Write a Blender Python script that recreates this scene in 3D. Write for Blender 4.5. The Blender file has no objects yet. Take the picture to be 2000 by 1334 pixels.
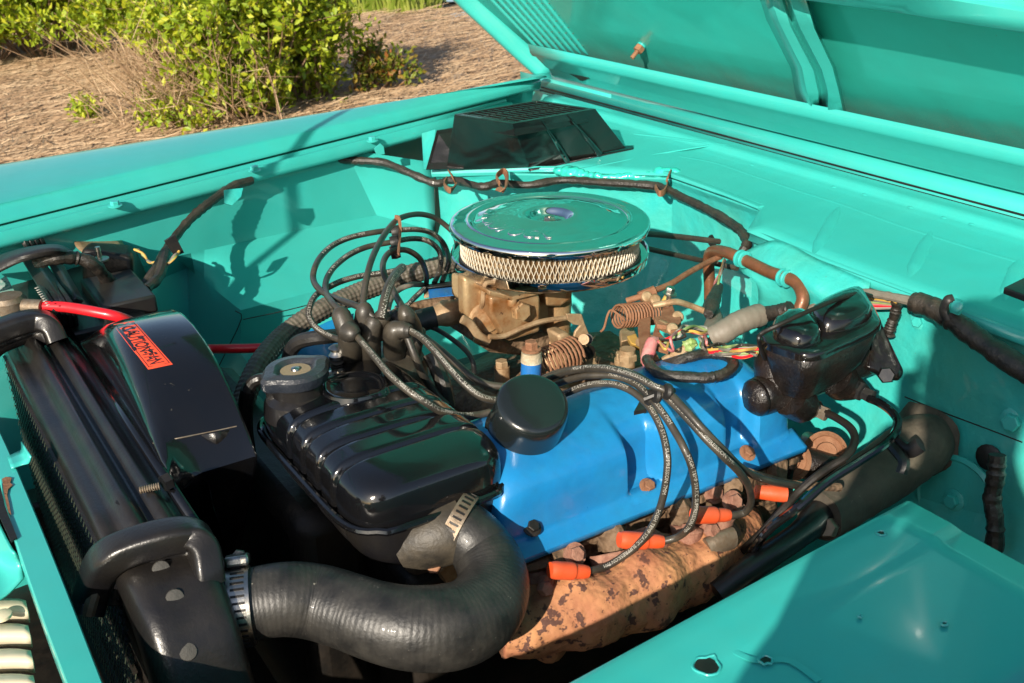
import bpy, math, random
import numpy as np
from mathutils import Vector, Matrix
from mathutils.bvhtree import BVHTree
random.seed(7); rng = np.random.RandomState(7)
S = bpy.context.scene
COL = S.collection
# ------------------------------------------------------------------ camera
CX = np.array([0.84696351, -0.24011536, 0.47433893])
CY = np.array([-0.53069303, -0.32829769, 0.78139973])
CZ = np.array([-0.03190171, -0.91354542, -0.40548371])
ROT = np.stack([CX, CY, CZ])            # world = ROT @ (right, down, forward)
EYE = np.array([0.0, 0.0, 1.75]); FPX = 2135.0
cam = bpy.data.cameras.new('camera'); camo = bpy.data.objects.new('camera', cam); COL.objects.link(camo)
cam.sensor_width = 36; cam.lens = FPX / 2000 * 36; cam.clip_start = 0.05; cam.clip_end = 400
M = Matrix.Identity(4)
for i in range(3):
    M[i][0] = ROT[i, 0]; M[i][1] = -ROT[i, 1]; M[i][2] = -ROT[i, 2]; M[i][3] = EYE[i]
camo.matrix_world = M
cam.dof.use_dof = True; cam.dof.focus_distance = 1.7; cam.dof.aperture_fstop = 14
S.camera = camo
# ------------------------------------------------------------------ light
AZ, EL = 37.0, 25.0
SUN = Vector((math.cos(math.radians(EL)) * math.cos(math.radians(AZ)), math.cos(math.radians(EL)) * math.sin(math.radians(AZ)), -math.sin(math.radians(EL))))
w = bpy.data.worlds.new('World'); S.world = w; w.use_nodes = True
nt = w.node_tree; nt.nodes.clear()
sky = nt.nodes.new('ShaderNodeTexSky'); sky.sky_type = 'NISHITA'; sky.sun_disc = False
sky.sun_elevation = math.radians(EL); sky.sun_rotation = math.radians(180 + 90 - AZ)
bg = nt.nodes.new('ShaderNodeBackground'); bg.inputs['Strength'].default_value = 0.095
wo = nt.nodes.new('ShaderNodeOutputWorld')
nt.links.new(sky.outputs[0], bg.inputs[0]); nt.links.new(bg.outputs[0], wo.inputs[0])
sl = bpy.data.lights.new('sun', 'SUN'); sl.energy = 5.0; sl.angle = math.radians(0.5); sl.color = (1, .9, .76)
so = bpy.data.objects.new('sun', sl); COL.objects.link(so); so.rotation_euler = SUN.to_track_quat('-Z', 'Y').to_euler(); so.location = (-3, -3, 4)
S.view_settings.view_transform = 'Standard'; S.view_settings.look = 'None'; S.view_settings.gamma = 1
S.view_settings.exposure = 0.62; S.view_settings.use_curve_mapping = False
# ------------------------------------------------------------------ geometry helpers
def U(u, v, z=None, x=None, y=None):
    """point of the place seen at photo position (u, v) on the level z (or the plane x / y)"""
    d = ROT @ np.array([u - 1000.0, v - 667.0, FPX])
    if x is not None: t = (x - EYE[0]) / d[0]
    elif y is not None: t = (y - EYE[1]) / d[1]
    else: t = (z - EYE[2]) / d[2]
    return EYE + d * t
def PZ(pts): return [U(a, b, z=c) for a, b, c in pts]
def PX(pts, x): return [U(a, b, x=x) for a, b in pts]
def PY(pts, y): return [U(a, b, y=y) for a, b in pts]
def Z4(pts, z=None):
    return [U(560 + p[0] / 3.922, 380 + p[1] / 3.922, z=(p[2] if len(p) > 2 else z)) for p in pts]
def Z7(pts, z=None):
    return [U(560 + p[0] / 4.4477, 560 + p[1] / 4.4477, z=(p[2] if len(p) > 2 else z)) for p in pts]
def cr(pts, n=8):
    """Catmull-Rom through the points"""
    P = [np.array(p, float) for p in pts]
    if len(P) < 3: return [P[0] + (P[-1] - P[0]) * i / n for i in range(n + 1)]
    P = [2 * P[0] - P[1]] + P + [2 * P[-1] - P[-2]]
    out = []
    for i in range(1, len(P) - 2):
        a, b, c, d = P[i - 1:i + 3]
        for k in range(n):
            t = k / n
            out.append(.5 * ((2 * b) + (c - a) * t + (2 * a - 5 * b + 4 * c - d) * t * t + (3 * b - a - 3 * c + d) * t ** 3))
    out.append(P[-2]); return out
def nrm(v):
    v = np.array(v, float); l = np.linalg.norm(v); return v / l if l > 1e-12 else v
def frames(P):
    T = [nrm(P[min(i + 1, len(P) - 1)] - P[max(i - 1, 0)]) for i in range(len(P))]
    n0 = nrm(np.cross(T[0], [0, 0, 1])) if abs(T[0][2]) < .9 else nrm(np.cross(T[0], [1, 0, 0]))
    N = []; n = n0
    for t in T:
        n = nrm(n - t * n.dot(t)); N.append(n)
    return T, N, [np.cross(t, n) for t, n in zip(T, N)]
class G:
    def __init__(s): s.v = []; s.f = []
    def add(s, vs, fs):
        o = len(s.v); s.v += [tuple(map(float, p)) for p in vs]; s.f += [tuple(i + o for i in f) for f in fs]; return s
    def tube(s, pts, r, n=10, sm=6, caps=True, wob=0, flat=1.0, seed=0, up=None, sq=1.0):
        P = cr(pts, sm) if sm else [np.array(p, float) for p in pts]
        m = len(P); T, N, B = frames(P)
        if up is not None:
            N = [nrm(np.array(up) - t * np.dot(up, t)) for t in T]; B = [np.cross(t, q) for t, q in zip(T, N)]
        rr = np.interp(np.linspace(0, 1, m), np.linspace(0, 1, len(r)), r) if hasattr(r, '__len__') else [r] * m
        R = np.random.RandomState(seed + m); vs = []
        for i in range(m):
            q = rr[i] * (1 + wob * (R.rand() - .5) * 2)
            for k in range(n):
                a = 2 * math.pi * k / n
                ca, sa = math.cos(a), math.sin(a)
                if sq != 1.0: ca, sa = math.copysign(abs(ca) ** sq, ca), math.copysign(abs(sa) ** sq, sa)
                vs.append(P[i] + N[i] * ca * q * flat + B[i] * sa * q)
        fs = [(i * n + k, i * n + (k + 1) % n, (i + 1) * n + (k + 1) % n, (i + 1) * n + k) for i in range(m - 1) for k in range(n)]
        if caps: fs += [tuple(range(n - 1, -1, -1)), tuple(range((m - 1) * n, m * n))]
        return s.add(vs, fs)
    def lathe(s, prof, o, ax=(0, 0, 1), n=32, lobes=0, lob=0, ph=0):
        """prof: [(radius, height)]"""
        ax = nrm(ax); e = nrm(np.cross(ax, [0, 1, 0]) if abs(ax[1]) < .9 else np.cross(ax, [1, 0, 0])); g = np.cross(ax, e); o = np.array(o, float)
        vs = []
        for r, h in prof:
            for k in range(n):
                a = 2 * math.pi * k / n; q = r * (1 + lob * max(0, math.cos(lobes * a + ph)) ** 6) if lobes else r
                vs.append(o + ax * h + e * math.cos(a) * q + g * math.sin(a) * q)
        m = len(prof)
        fs = [(i * n + k, i * n + (k + 1) % n, (i + 1) * n + (k + 1) % n, (i + 1) * n + k) for i in range(m - 1) for k in range(n)]
        if prof[0][0] > 1e-6: fs.append(tuple(range(n - 1, -1, -1)))
        if prof[-1][0] > 1e-6: fs.append(tuple(range((m - 1) * n, m * n)))
        return s.add(vs, fs)
    def cyl(s, a, b, r, r2=None, n=16):
        a = np.array(a, float); b = np.array(b, float); L = np.linalg.norm(b - a)
        return s.lathe([(r, 0), (r if r2 is None else r2, L)], a, b - a, n)
    def hexa(s, a, ax, r, h): return s.lathe([(r, 0), (r, h * .85), (r * .86, h)], a, ax, 6)
    def box(s, c, sz, R=None):
        c = np.array(c, float); vs = []
        for i in (-1, 1):
            for j in (-1, 1):
                for k in (-1, 1):
                    p = np.array([i * sz[0], j * sz[1], k * sz[2]]) / 2
                    if R is not None: p = np.array(R) @ p
                    vs.append(c + p)
        return s.add(vs, [(0, 1, 3, 2), (4, 6, 7, 5), (0, 4, 5, 1), (2, 3, 7, 6), (0, 2, 6, 4), (1, 5, 7, 3)])
    def hexbox(s, p):
        """eight corners: bottom ring 0-3, top ring 4-7"""
        return s.add(p, [(3, 2, 1, 0), (4, 5, 6, 7), (0, 1, 5, 4), (1, 2, 6, 5), (2, 3, 7, 6), (3, 0, 4, 7)])
    def plate(s, pts, th, nv=None):
        """flat outline given a thickness"""
        P = [np.array(p, float) for p in pts]
        if nv is None:
            nv = np.zeros(3)
            for i in range(len(P)): nv += np.cross(P[i] - P[0], P[(i + 1) % len(P)] - P[0])
        nv = nrm(nv) * th; m = len(P)
        return s.add(P + [p - nv for p in P], [tuple(range(m)), tuple(range(2 * m - 1, m - 1, -1))] + [(i, m + i, m + (i + 1) % m, (i + 1) % m) for i in range(m)])
    def grid(s, rows, sm=0, closed=False):
        A = [[np.array(p, float) for p in r] for r in rows]
        if sm:
            A = [cr(r, sm) for r in A]
            A = list(map(list, zip(*[cr(c, sm) for c in zip(*A)])))
        m, n = len(A), len(A[0])
        fs = [(i * n + k, i * n + k + 1, (i + 1) * n + k + 1, (i + 1) * n + k) for i in range(m - 1) for k in range(n - 1)]
        if closed: fs += [(i * n + n - 1, i * n, (i + 1) * n, (i + 1) * n + n - 1) for i in range(m - 1)]
        return s.add([p for r in A for p in r], fs)
    def bvh(s): return BVHTree.FromPolygons([Vector(v) for v in s.v], s.f)
def lump(g, amp, sc, seed=0):
    from mathutils import noise
    for i, p in enumerate(g.v):
        q = Vector((p[0] * sc + seed, p[1] * sc, p[2] * sc)); n_ = noise.noise_vector(q)
        g.v[i] = (p[0] + n_[0] * amp, p[1] + n_[1] * amp, p[2] + n_[2] * amp)
    return g
def hit(b, u, v, off=0.0008):
    d = Vector(ROT @ np.array([u - 1000.0, v - 667.0, FPX])).normalized()
    l, n, i, t = b.ray_cast(Vector(EYE), d)
    if l is None:                       # just past an edge: the nearest point of the surface
        best = None
        for k in range(60):
            q = Vector(EYE) + d * (.7 + .05 * k); c = b.find_nearest(q)
            if c[0] is not None and (best is None or c[3] < best[3]): best = c
        l, n = best[0], best[1]
    if n.dot(d) > 0: n = -n
    return np.array(l + n * off)
def origin(o):
    p = np.zeros(3)
    while o is not None: p = p + np.array(o.location); o = o.parent
    return p
def obj(name, g, mat, parent=None, bevel=0, seg=2, ang=35, solid=0, smooth=True, base=None):
    me = bpy.data.meshes.new(name)
    V = np.array(g.v)
    o0 = origin(parent) if parent is not None else (np.array(base) if base is not None else np.array([V[:, 0].mean(), V[:, 1].mean(), V[:, 2].min()]))
    me.from_pydata([tuple(p) for p in (V - o0)], [], g.f); me.update()
    if smooth: me.shade_smooth(); me.set_sharp_from_angle(angle=math.radians(ang))
    me.materials.append(mat)
    o = bpy.data.objects.new(name, me); COL.objects.link(o)
    if parent is not None: o.parent = parent
    else: o.location = o0
    if solid:
        m = o.modifiers.new('thickness', 'SOLIDIFY'); m.thickness = solid; m.offset = 0
    if bevel:
        m = o.modifiers.new('bevel', 'BEVEL'); m.width = bevel; m.segments = seg; m.limit_method = 'ANGLE'; m.angle_limit = math.radians(35)
        m.harden_normals = False
    return o
def tag(o, label, cat, group=None):
    o['label'] = label; o['category'] = cat
    if group: o['group'] = group
    return o
def thing(name, loc, label, cat, group=None):
    o = bpy.data.objects.new(name, None); COL.objects.link(o); o.location = tuple(loc); o.empty_display_size = .05
    return tag(o, label, cat, group)
def inst(src, parent, p, ax=(0, 0, 1), spin=0, name=None):
    """a further object on the same mesh, its local z along ax"""
    o = bpy.data.objects.new(name or src.name.split('.')[0], src.data if hasattr(src, 'data') else src); COL.objects.link(o)
    q = Vector(ax).to_track_quat('Z', 'Y'); o.rotation_mode = 'QUATERNION'
    from mathutils import Quaternion
    o.rotation_quaternion = q @ Quaternion((0, 0, 1), spin)
    o.parent = parent; o.location = tuple(np.array(p) - (origin(parent) if parent is not None else 0))
    return o
def mesh_of(name, g, mat, ang=35):
    me = bpy.data.meshes.new(name); me.from_pydata([tuple(p) for p in g.v], [], g.f); me.update(); me.shade_smooth(); me.set_sharp_from_angle(angle=math.radians(ang)); me.materials.append(mat); return me
# ------------------------------------------------------------------ materials
def t_rgb(t, c):
    n = t.nodes.new('ShaderNodeRGB'); n.outputs[0].default_value = (*c, 1); return n.outputs[0]
def mat(name, col, rough=.5, metal=0, coat=0, var=None, spots=None, dust=None, bump=(0, 100), fine=None, spec=.5, zdirt=None):
    """var=(scale, colour, amount); spots=(scale, colour, threshold); dust=(colour, amount) on upward faces; bump=(strength, scale)"""
    m = bpy.data.materials.new(name); m.use_nodes = True; t = m.node_tree; L = t.links
    b = t.nodes['Principled BSDF']; b.inputs['Roughness'].default_value = rough; b.inputs['Metallic'].default_value = metal
    b.inputs['Coat Weight'].default_value = coat; b.inputs['Coat Roughness'].default_value = .06; b.inputs['Specular IOR Level'].default_value = spec
    tc = t.nodes.new('ShaderNodeTexCoord')
    cur = t.nodes.new('ShaderNodeRGB'); cur.outputs[0].default_value = (*col, 1); cur = cur.outputs[0]
    def noise(sc, det=4, rg=.6):
        n = t.nodes.new('ShaderNodeTexNoise'); n.inputs['Scale'].default_value = sc; n.inputs['Detail'].default_value = det; n.inputs['Roughness'].default_value = rg
        L.new(tc.outputs['Object'], n.inputs['Vector']); return n.outputs['Fac']
    def ramp(x, a, c):
        r = t.nodes.new('ShaderNodeMapRange'); r.inputs['From Min'].default_value = a; r.inputs['From Max'].default_value = c; r.clamp = True
        L.new(x, r.inputs['Value']); return r.outputs[0]
    def mixc(f, a, c):
        x = t.nodes.new('ShaderNodeMix'); x.data_type = 'RGBA'; L.new(f, x.inputs['Factor']); L.new(a, x.inputs[6])
        if isinstance(c, tuple): x.inputs[7].default_value = (*c, 1)
        else: L.new(c, x.inputs[7])
        return x.outputs[2]
    def mul(a, k):
        x = t.nodes.new('ShaderNodeMath'); x.operation = 'MULTIPLY'; L.new(a, x.inputs[0])
        if isinstance(k, (int, float)): x.inputs[1].default_value = k
        else: L.new(k, x.inputs[1])
        return x.outputs[0]
    rmix = None
    for vv in (var if isinstance(var, list) else [var] if var else []):
        cur = mixc(mul(ramp(noise(vv[0]), .35, .65), vv[2]), cur, vv[1])
    for ss in (spots if isinstance(spots, list) else [spots] if spots else []):
        f = ramp(noise(ss[0], 3, .7), ss[2], ss[2] + .04); cur = mixc(f, cur, ss[1]); rmix = f
    if dust:
        ge = t.nodes.new('ShaderNodeNewGeometry'); sp = t.nodes.new('ShaderNodeSeparateXYZ'); L.new(ge.outputs['Normal'], sp.inputs[0])
        f = mul(mul(ramp(sp.outputs['Z'], -.1, .9), ramp(noise(14, 6, .7), .3, .75)), dust[1]); cur = mixc(f, cur, dust[0]); rmix = f
    if zdirt:                                  # a bank of dirt settled low on the part
        sz = t.nodes.new('ShaderNodeSeparateXYZ'); L.new(tc.outputs['Object'], sz.inputs[0])
        ad = t.nodes.new('ShaderNodeMath'); ad.operation = 'MULTIPLY_ADD'; L.new(noise(6, 6, .6), ad.inputs[0]); ad.inputs[1].default_value = -.11; L.new(sz.outputs['Z'], ad.inputs[2])
        f = ramp(ad.outputs[0], zdirt[1] - .055, zdirt[0] - .055); f2 = mixc(ramp(noise(330, 3, .7), .5, .62), (lambda q: q)(t_rgb(t, zdirt[2])), zdirt[3]); cur = mixc(mul(f, .75), cur, f2); rmix = f
    L.new(cur, b.inputs['Base Color'])
    rn = t.nodes.new('ShaderNodeMapRange'); rn.inputs['To Min'].default_value = rough * .8; rn.inputs['To Max'].default_value = min(1, rough * 1.25)
    L.new(noise(30), rn.inputs['Value']); ro = rn.outputs[0]
    if rmix is not None:
        x = t.nodes.new('ShaderNodeMix'); L.new(rmix, x.inputs['Factor']); L.new(ro, x.inputs[2]); x.inputs[3].default_value = .85; ro = x.outputs[0]
        L.new(mul(ramp(rmix, 1, 0), coat), b.inputs['Coat Weight'])
    L.new(ro, b.inputs['Roughness'])
    if bump[0]:
        bp = t.nodes.new('ShaderNodeBump'); bp.inputs['Strength'].default_value = bump[0]; bp.inputs['Distance'].default_value = .002
        L.new(noise(bump[1], 5), bp.inputs['Height']); L.new(bp.outputs[0], b.inputs['Normal']); last = bp
        if fine:
            b2 = t.nodes.new('ShaderNodeBump'); b2.inputs['Strength'].default_value = fine[0]; b2.inputs['Distance'].default_value = fine[2] if len(fine) > 2 else .02
            L.new(noise(fine[1], 2), b2.inputs['Height']); L.new(b2.outputs[0], bp.inputs['Normal'])
    return m
DUST = (.30, .24, .16)
TEAL = (.032, .44, .412)
m_teal = mat('turquoise_paint', TEAL, .32, 0, .5, var=[(5, (.034, .42, .36), .5), (1.7, (.060, .42, .37), .6), (38, (.05, .41, .36), .35)], spots=[(160, (.03, .16, .13), .785), (420, (.10, .34, .30), .735)], bump=(.05, 25), fine=(.25, 5))
m_tealr = mat('turquoise_paint_brushed', TEAL, .38, 0, .5, var=(9, (.06, .40, .33), .7), spots=[(70, (.10, .14, .09), .735), (9, (.035, .22, .17), .70)], bump=(.8, 70), fine=(.45, 10))
m_tealh = mat('turquoise_paint_dusty', (.026, .44, .375), .4, 0, .45, var=(3, (.04, .34, .28), .7), spots=[(220, (.16, .17, .12), .70), (60, (.10, .25, .2), .72)], bump=(.08, 60), fine=(.3, 4), zdirt=(1.225, 1.300, (.06, .17, .135), (.17, .19, .145)))
m_grime = mat('turquoise_paint_grimy', (.03, .22, .18), .8, 0, 0, var=(40, (.08, .13, .10), .8), spots=(300, (.16, .17, .13), .64), bump=(.8, 300))
m_black = mat('black_gloss_paint', (.004, .0045, .006), .11, 0, .7, var=(8, (.008, .007, .006), .6), spots=[(240, (.12, .10, .07), .76), (60, (.03, .027, .022), .70)], bump=(.1, 140), fine=(.05, 8))
m_blackd = mat('black_paint_dusty', (.006, .006, .008), .3, 0, .1, var=(12, (.016, .014, .011), .7), spots=(260, (.16, .13, .10), .755), dust=(DUST, .045), bump=(.25, 200))
m_plas = mat('black_plastic', (.008, .008, .010), .38, 0, .1, var=(15, (.018, .017, .014), .6), dust=(DUST, .06), bump=(.15, 300))
m_rub = mat('black_rubber', (.009, .009, .010), .45, 0, 0, var=(40, (.022, .020, .017), .7), spots=(150, (.16, .14, .12), .75), dust=(DUST, .05), bump=(.4, 150))
m_wire = mat('grey_black_cable', (.022, .020, .017), .42, 0, .1, var=(25, (.060, .050, .036), .8), dust=(DUST, .09), bump=(.2, 200))
m_tape = mat('cloth_tape', (.010, .009, .008), .42, 0, .1, var=(60, (.035, .027, .020), .8), dust=(DUST, .12), bump=(1, 160))
m_chrome = mat('chrome', (.78, .79, .78), .045, 1, 0, spots=(130, (.25, .15, .08), .76), bump=(0, 1))
m_lid = mat('wavy_chrome', (.80, .81, .80), .05, 1, 0, spots=[(150, (.25, .15, .08), .745)], bump=(.015, 60), fine=(.35, 9, .012))
m_spig = mat('dusty_black_neck', (.022, .019, .015), .5, 0, 0, var=(30, (.075, .06, .04), .7), dust=(DUST, .12), bump=(.5, 150))
m_steel = mat('zinc_steel', (.55, .53, .48), .3, 1, 0, var=(60, (.3, .26, .2), .7), bump=(.2, 200))
m_dsteel = mat('dull_steel', (.26, .22, .17), .5, .6, 0, var=(50, (.18, .12, .07), .8), bump=(.4, 200))
m_alu = mat('stained_cast_metal', (.44, .31, .16), .45, .35, .1, var=[(17, (.22, .075, .012), 1.0), (45, (.42, .34, .21), .3)], spots=(60, (.07, .03, .012), .655), dust=((.42, .32, .2), .12), bump=(.5, 130))
m_tan = mat('tan_plated_steel', (.42, .30, .175), .55, .3, 0, var=(40, (.24, .13, .06), .8), spots=(100, (.12, .05, .02), .70), bump=(.5, 200))
m_rust = mat('rusted_steel', (.20, .085, .040), .75, .1, 0, var=(50, (.30, .15, .08), .8), spots=(120, (.08, .03, .015), .66), bump=(.8, 200))
m_manif = mat('rusted_exhaust_iron', (.44, .21, .09), .8, 0, 0, var=[(14, (.30, .11, .055), .95)], spots=[(42, (.085, .035, .024), .585), (26, (.10, .04, .025), .64), (170, (.14, .055, .03), .63)], bump=(.8, 150), fine=(.6, 30))
m_iron = mat('dirty_cast_iron', (.16, .095, .05), .75, .1, 0, var=[(20, (.07, .042, .025), .9), (60, (.26, .17, .10), .5)], bump=(1, 120), fine=(.8, 35))
m_port = mat('red_rust_iron', (.20, .085, .055), .85, 0, 0, var=(60, (.36, .19, .13), .8), spots=(90, (.12, .05, .035), .66), bump=(1, 180))
m_dark = mat('oily_black_metal', (.007, .006, .005), .5, .1, 0, var=(30, (.020, .014, .009), .7), bump=(.5, 80))
m_blue = mat('blue_engine_enamel', (.010, .19, .47), .3, 0, .35, var=[(7, (.016, .24, .50), .7), (45, (.02, .15, .33), .35)], spots=[(170, (.012, .07, .11), .735), (24, (.03, .10, .12), .735)], bump=(.2, 90), fine=(.25, 12))
m_blued = mat('blue_enamel_worn', (.012, .16, .5), .4, 0, .2, var=(30, (.05, .13, .25), .7), spots=(60, (.10, .07, .04), .64), bump=(.4, 120))
m_cap = mat('black_cap_paint', (.010, .013, .013), .22, 0, .5, spots=(300, (.2, .2, .16), .78), bump=(.1, 200))
m_orange = mat('orange_silicone', (.68, .075, .014), .5, 0, 0, var=(30, (.6, .09, .03), .7), spots=(90, (.2, .07, .04), .76), dust=(DUST, .2), bump=(.2, 90))
m_red = mat('red_insulation', (.75, .012, .022), .35, 0, .2, var=(30, (.55, .02, .02), .5), bump=(.1, 100))
m_pink = mat('faded_pink_insulation', (.55, .13, .14), .5, 0, 0, var=(60, (.45, .3, .25), .7), bump=(.2, 150))
m_yel = mat('yellow_insulation', (.62, .36, .06), .5, 0, 0, var=(60, (.4, .28, .12), .6), bump=(.2, 150))
m_grn = mat('green_insulation', (.25, .38, .10), .5, 0, 0, var=(60, (.3, .3, .2), .6), bump=(.2, 150))
m_gry = mat('grey_insulation', (.19, .17, .135), .55, 0, 0, var=(60, (.16, .13, .10), .7), bump=(.3, 150))
m_white = mat('white_print', (.36, .345, .30), .6, bump=(0, 1))
m_pleat = mat('filter_paper', (.46, .34, .20), .9, 0, 0, var=(60, (.5, .36, .2), .7), bump=(.3, 300))
m_mesh = mat('galvanised_mesh', (.42, .38, .30), .5, .3, 0, bump=(0, 1))
m_copper = mat('brown_tube_paint', (.22, .085, .038), .38, .3, .2, var=(40, (.13, .06, .03), .8), spots=(120, (.3, .2, .13), .7), bump=(.3, 200))
m_mc = mat('oily_cast_black', (.007, .006, .0055), .3, .1, .2, var=[(18, (.022, .013, .009), .8)], spots=(190, (.26, .20, .15), .715), bump=(.9, 190), fine=(.3, 90, .004))
m_col = mat('dusty_column_rubber', (.045, .038, .029), .7, 0, 0, var=(25, (.085, .070, .050), .8), spots=(140, (.25, .21, .16), .72), dust=(DUST, .2), bump=(.5, 120), fine=(.4, 40, .006))
m_mcl = mat('oily_black_lid', (.004, .004, .005), .14, 0, .6, var=(20, (.012, .009, .007), .7), spots=(200, (.2, .12, .06), .78), bump=(.15, 60), fine=(.2, 15))
m_fine = mat('radiator_fins', (.03, .05, .035), .5, .3, 0, var=(40, (.10, .10, .06), .6), bump=(.3, 300))
m_cream = mat('cream_paint', (.68, .60, .43), .5, 0, .2, var=(20, (.6, .5, .34), .5), spots=(60, (.35, .25, .15), .74), bump=(.1, 100))
m_stick = mat('orange_red_sticker', (.85, .085, .03), .5, 0, 0, var=(40, (.75, .06, .03), .5), spots=(50, (.3, .25, .2), .76), bump=(.05, 100))
m_ink = mat('black_ink', (.03, .01, .012), .6, bump=(0, 1))
m_glue = mat('turquoise_sealant', (.03, .5, .41), .25, 0, .6, bump=(.6, 60), fine=(.6, 20))
# corrugated hose
def hose_mat():
    m = mat('ribbed_hose_rubber', (.014, .0135, .013), .42, 0, .05, var=(30, (.040, .037, .032), .8), spots=[(80, (.24, .22, .18), .715), (230, (.20, .18, .15), .715)], bump=(.35, 160)); return m
m_hose = hose_mat()
# ------------------------------------------------------------------ truck sheet metal
TR = thing('pickup_truck', (1.0, 1.5, 0.0), 'turquoise old pickup truck with its hood open over the engine bay', 'truck')
def yline(u1, v1, u2, v2, z):
    a, b = U(u1, v1, z=z), U(u2, v2, z=z); k = (b[1] - a[1]) / (b[0] - a[0]); return lambda X: a[1] + k * (X - a[0])
f_crown = yline(0, 320, 1000, 159, 1.16); f_crease = yline(0, 405, 1000, 172, 1.146); f_seam = yline(0, 441, 1000, 189, 1.122); f_lip = yline(0, 474, 825, 260, 1.10)
XS = [-.45, -.1, .25, .6, .95, 1.3, 1.62, 1.77]
rows = []
for dy, z in ((.06, .55), (.075, .9), (.055, 1.08), (.02, 1.145)): rows.append([(X, f_crown(X) + dy, z) for X in XS])
rows.append([(X, f_crown(X) - .03, 1.163) for X in XS])
rows.append([(X, .5 * f_crown(X) + .5 * f_crease(X), 1.164) for X in XS])
rows.append([(X, f_crease(X) + .015, 1.155) for X in XS]); rows.append([(X, f_crease(X), 1.146) for X in XS]); rows.append([(X, f_seam(X) + .004, 1.124) for X in XS])
fen = obj('fender', G().grid(rows, 3), m_teal, TR, solid=.002, ang=60); fen['label'] = 'long turquoise far fender with a dark rod shadow across it'
rows = []
for t, z in ((0, 1.119), (.06, 1.121), (.14, 1.121), (.2, 1.1145), (.55, 1.1135), (.62, 1.117), (.8, 1.117), (.92, 1.110), (1, 1.098), (1.0, 1.088)):
    rows.append([(X, f_seam(X) * (1 - t) + f_lip(X) * t, z) for X in XS[:-1]])
fl = obj('fender_flange', G().grid(rows), m_teal, TR, solid=.0015, ang=40)
# hex bolts shared mesh
gb = G().lathe([(.0145, 0), (.0145, .0015), (.0105, .003)], (0, 0, 0), n=18).hexa((0, 0, .002), (0, 0, 1), .0095, .009)
MB_teal = mesh_of('bolt', gb, m_teal); MB_rust = mesh_of('bolt', gb, m_rust); MB_dark = mesh_of('bolt', gb, m_dark); MB_steel = mesh_of('bolt', gb, m_dsteel); MB_tealr = mesh_of('bolt', gb, m_tealr)
for u, v in ((225, 402), (497, 333), (727, 275)):
    inst(MB_teal, fl, U(u, v, z=1.117), (0, -.1, 1), name='bolt')
    g = G(); p = U(u + 3, v + 22, z=1.07); g.cyl(p, p + np.array([0, 0, .04]), .006, n=8); obj('bolt_shank', g, m_teal, fl)
# inner fender: wall, wheelhouse and apron in one pressed sheet
def wl(X): return f_lip(X) + .035
A = [(-.4, wl(-.4), 1.10), (.1, wl(.1), 1.10), (.55, wl(.55), 1.10), (.8, wl(.8), 1.10), (1.05, wl(1.05) - .0, 1.10), U(850, 318, z=1.03)]
Cc = [(-.4, 2.10, .97), (.1, 2.24, .97), U(345, 500, y=2.36), U(500, 467, y=2.43), U(735, 420, y=2.50), U(851, 452, z=.86)]
D = [(-.4, 2.04, .9), (.1, 2.16, .9), U(366, 522, z=.905), U(470, 606, z=.865), U(640, 563, z=.852), U(872, 518, z=.84)]
E_ = [(-.4, 2.0, .6), (.1, 2.05, .6), U(372, 700, z=.72), U(470, 690, z=.76), U(640, 640, z=.77), U(880, 560, z=.79)]
F_ = [(-.4, 2.0, .4), (.1, 2.05, .4), (.6, 2.0, .4), (.8, 2.0, .4), (1.1, 2.0, .4), (1.3, 2.0, .4)]
def lin(a, b, n): return [np.array(a) + (np.array(b) - np.array(a)) * i / n for i in range(n)]
def dens(r, n=6):
    o = []
    for a, b in zip(r[:-1], r[1:]): o += lin(a, b, n)
    return o + [np.array(r[-1])]
def denserows(rs, n=5, m=6, curve=False):
    R_ = [dens(r, m) if not curve else cr(r, m) for r in rs]; out = []
    for a, b in zip(R_[:-1], R_[1:]):
        for i in range(n): out.append([p + (q - p) * i / n for p, q in zip(a, b)])
    return out + [R_[-1]]
inner = obj('inner_fender', G().grid(denserows([A, Cc, D, E_, F_])), m_teal, TR, solid=.002, ang=25)
g = G().tube(PZ([(459, 607, .868), (472, 622, .85), (440, 690, .77), (415, 740, .72)]), .0012, 5, 3); g.tube(PZ([(475, 624, .85), (560, 606, .85), (640, 585, .85)]), .0012, 5, 3)
g.tube([U(848, 345, z=1.022), U(850, 400, z=.95), U(851, 450, z=.865)], .0012, 5, 3)
obj('panel_seam', g, m_dark, inner)['kind'] = 'stuff'
# small tab and bracket below the flange
g = G().plate([U(437, 372, y=2.30), U(474, 368, y=2.30), U(470, 385, y=2.29), U(452, 402, y=2.28), U(438, 398, y=2.28)], .003); obj('bracket', g, m_tealr, inner)
g = G().plate([U(742, 280, y=2.40), U(748, 286, y=2.40), U(750, 300, y=2.40), U(735, 302, y=2.40), U(730, 290, y=2.40)], .004); obj('bracket', g, m_teal, inner)
# firewall: diagonal passenger side, recess, driver side
T = [U(846, 338, z=1.03), U(1100, 340, z=1.055), U(1306, 348, z=1.075), U(1488, 412, z=1.078), U(1466, 458, z=1.072), (1.435, 1.40, 1.068), (1.425, .9, 1.068), (1.42, .3, 1.068)]
def drop(p, dx, dy, z): return np.array([p[0] + dx, p[1] + dy, z])
rs = [T, [drop(p, .012, .0, p[2] - .02) for p in T], [drop(p, .015, .0, .9) for p in T], [drop(p, -.03 if i < 3 else -.02, .0, .78) for i, p in enumerate(T)], [drop(p, -.12, .0, .55) for p in T], [drop(p, -.2, 0, .3) for p in T]]
gf = G().grid(denserows(rs, 4, 6))
fw = obj('firewall', gf, m_tealr, TR, solid=.003, ang=30)
bfw = gf.bvh()
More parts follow.
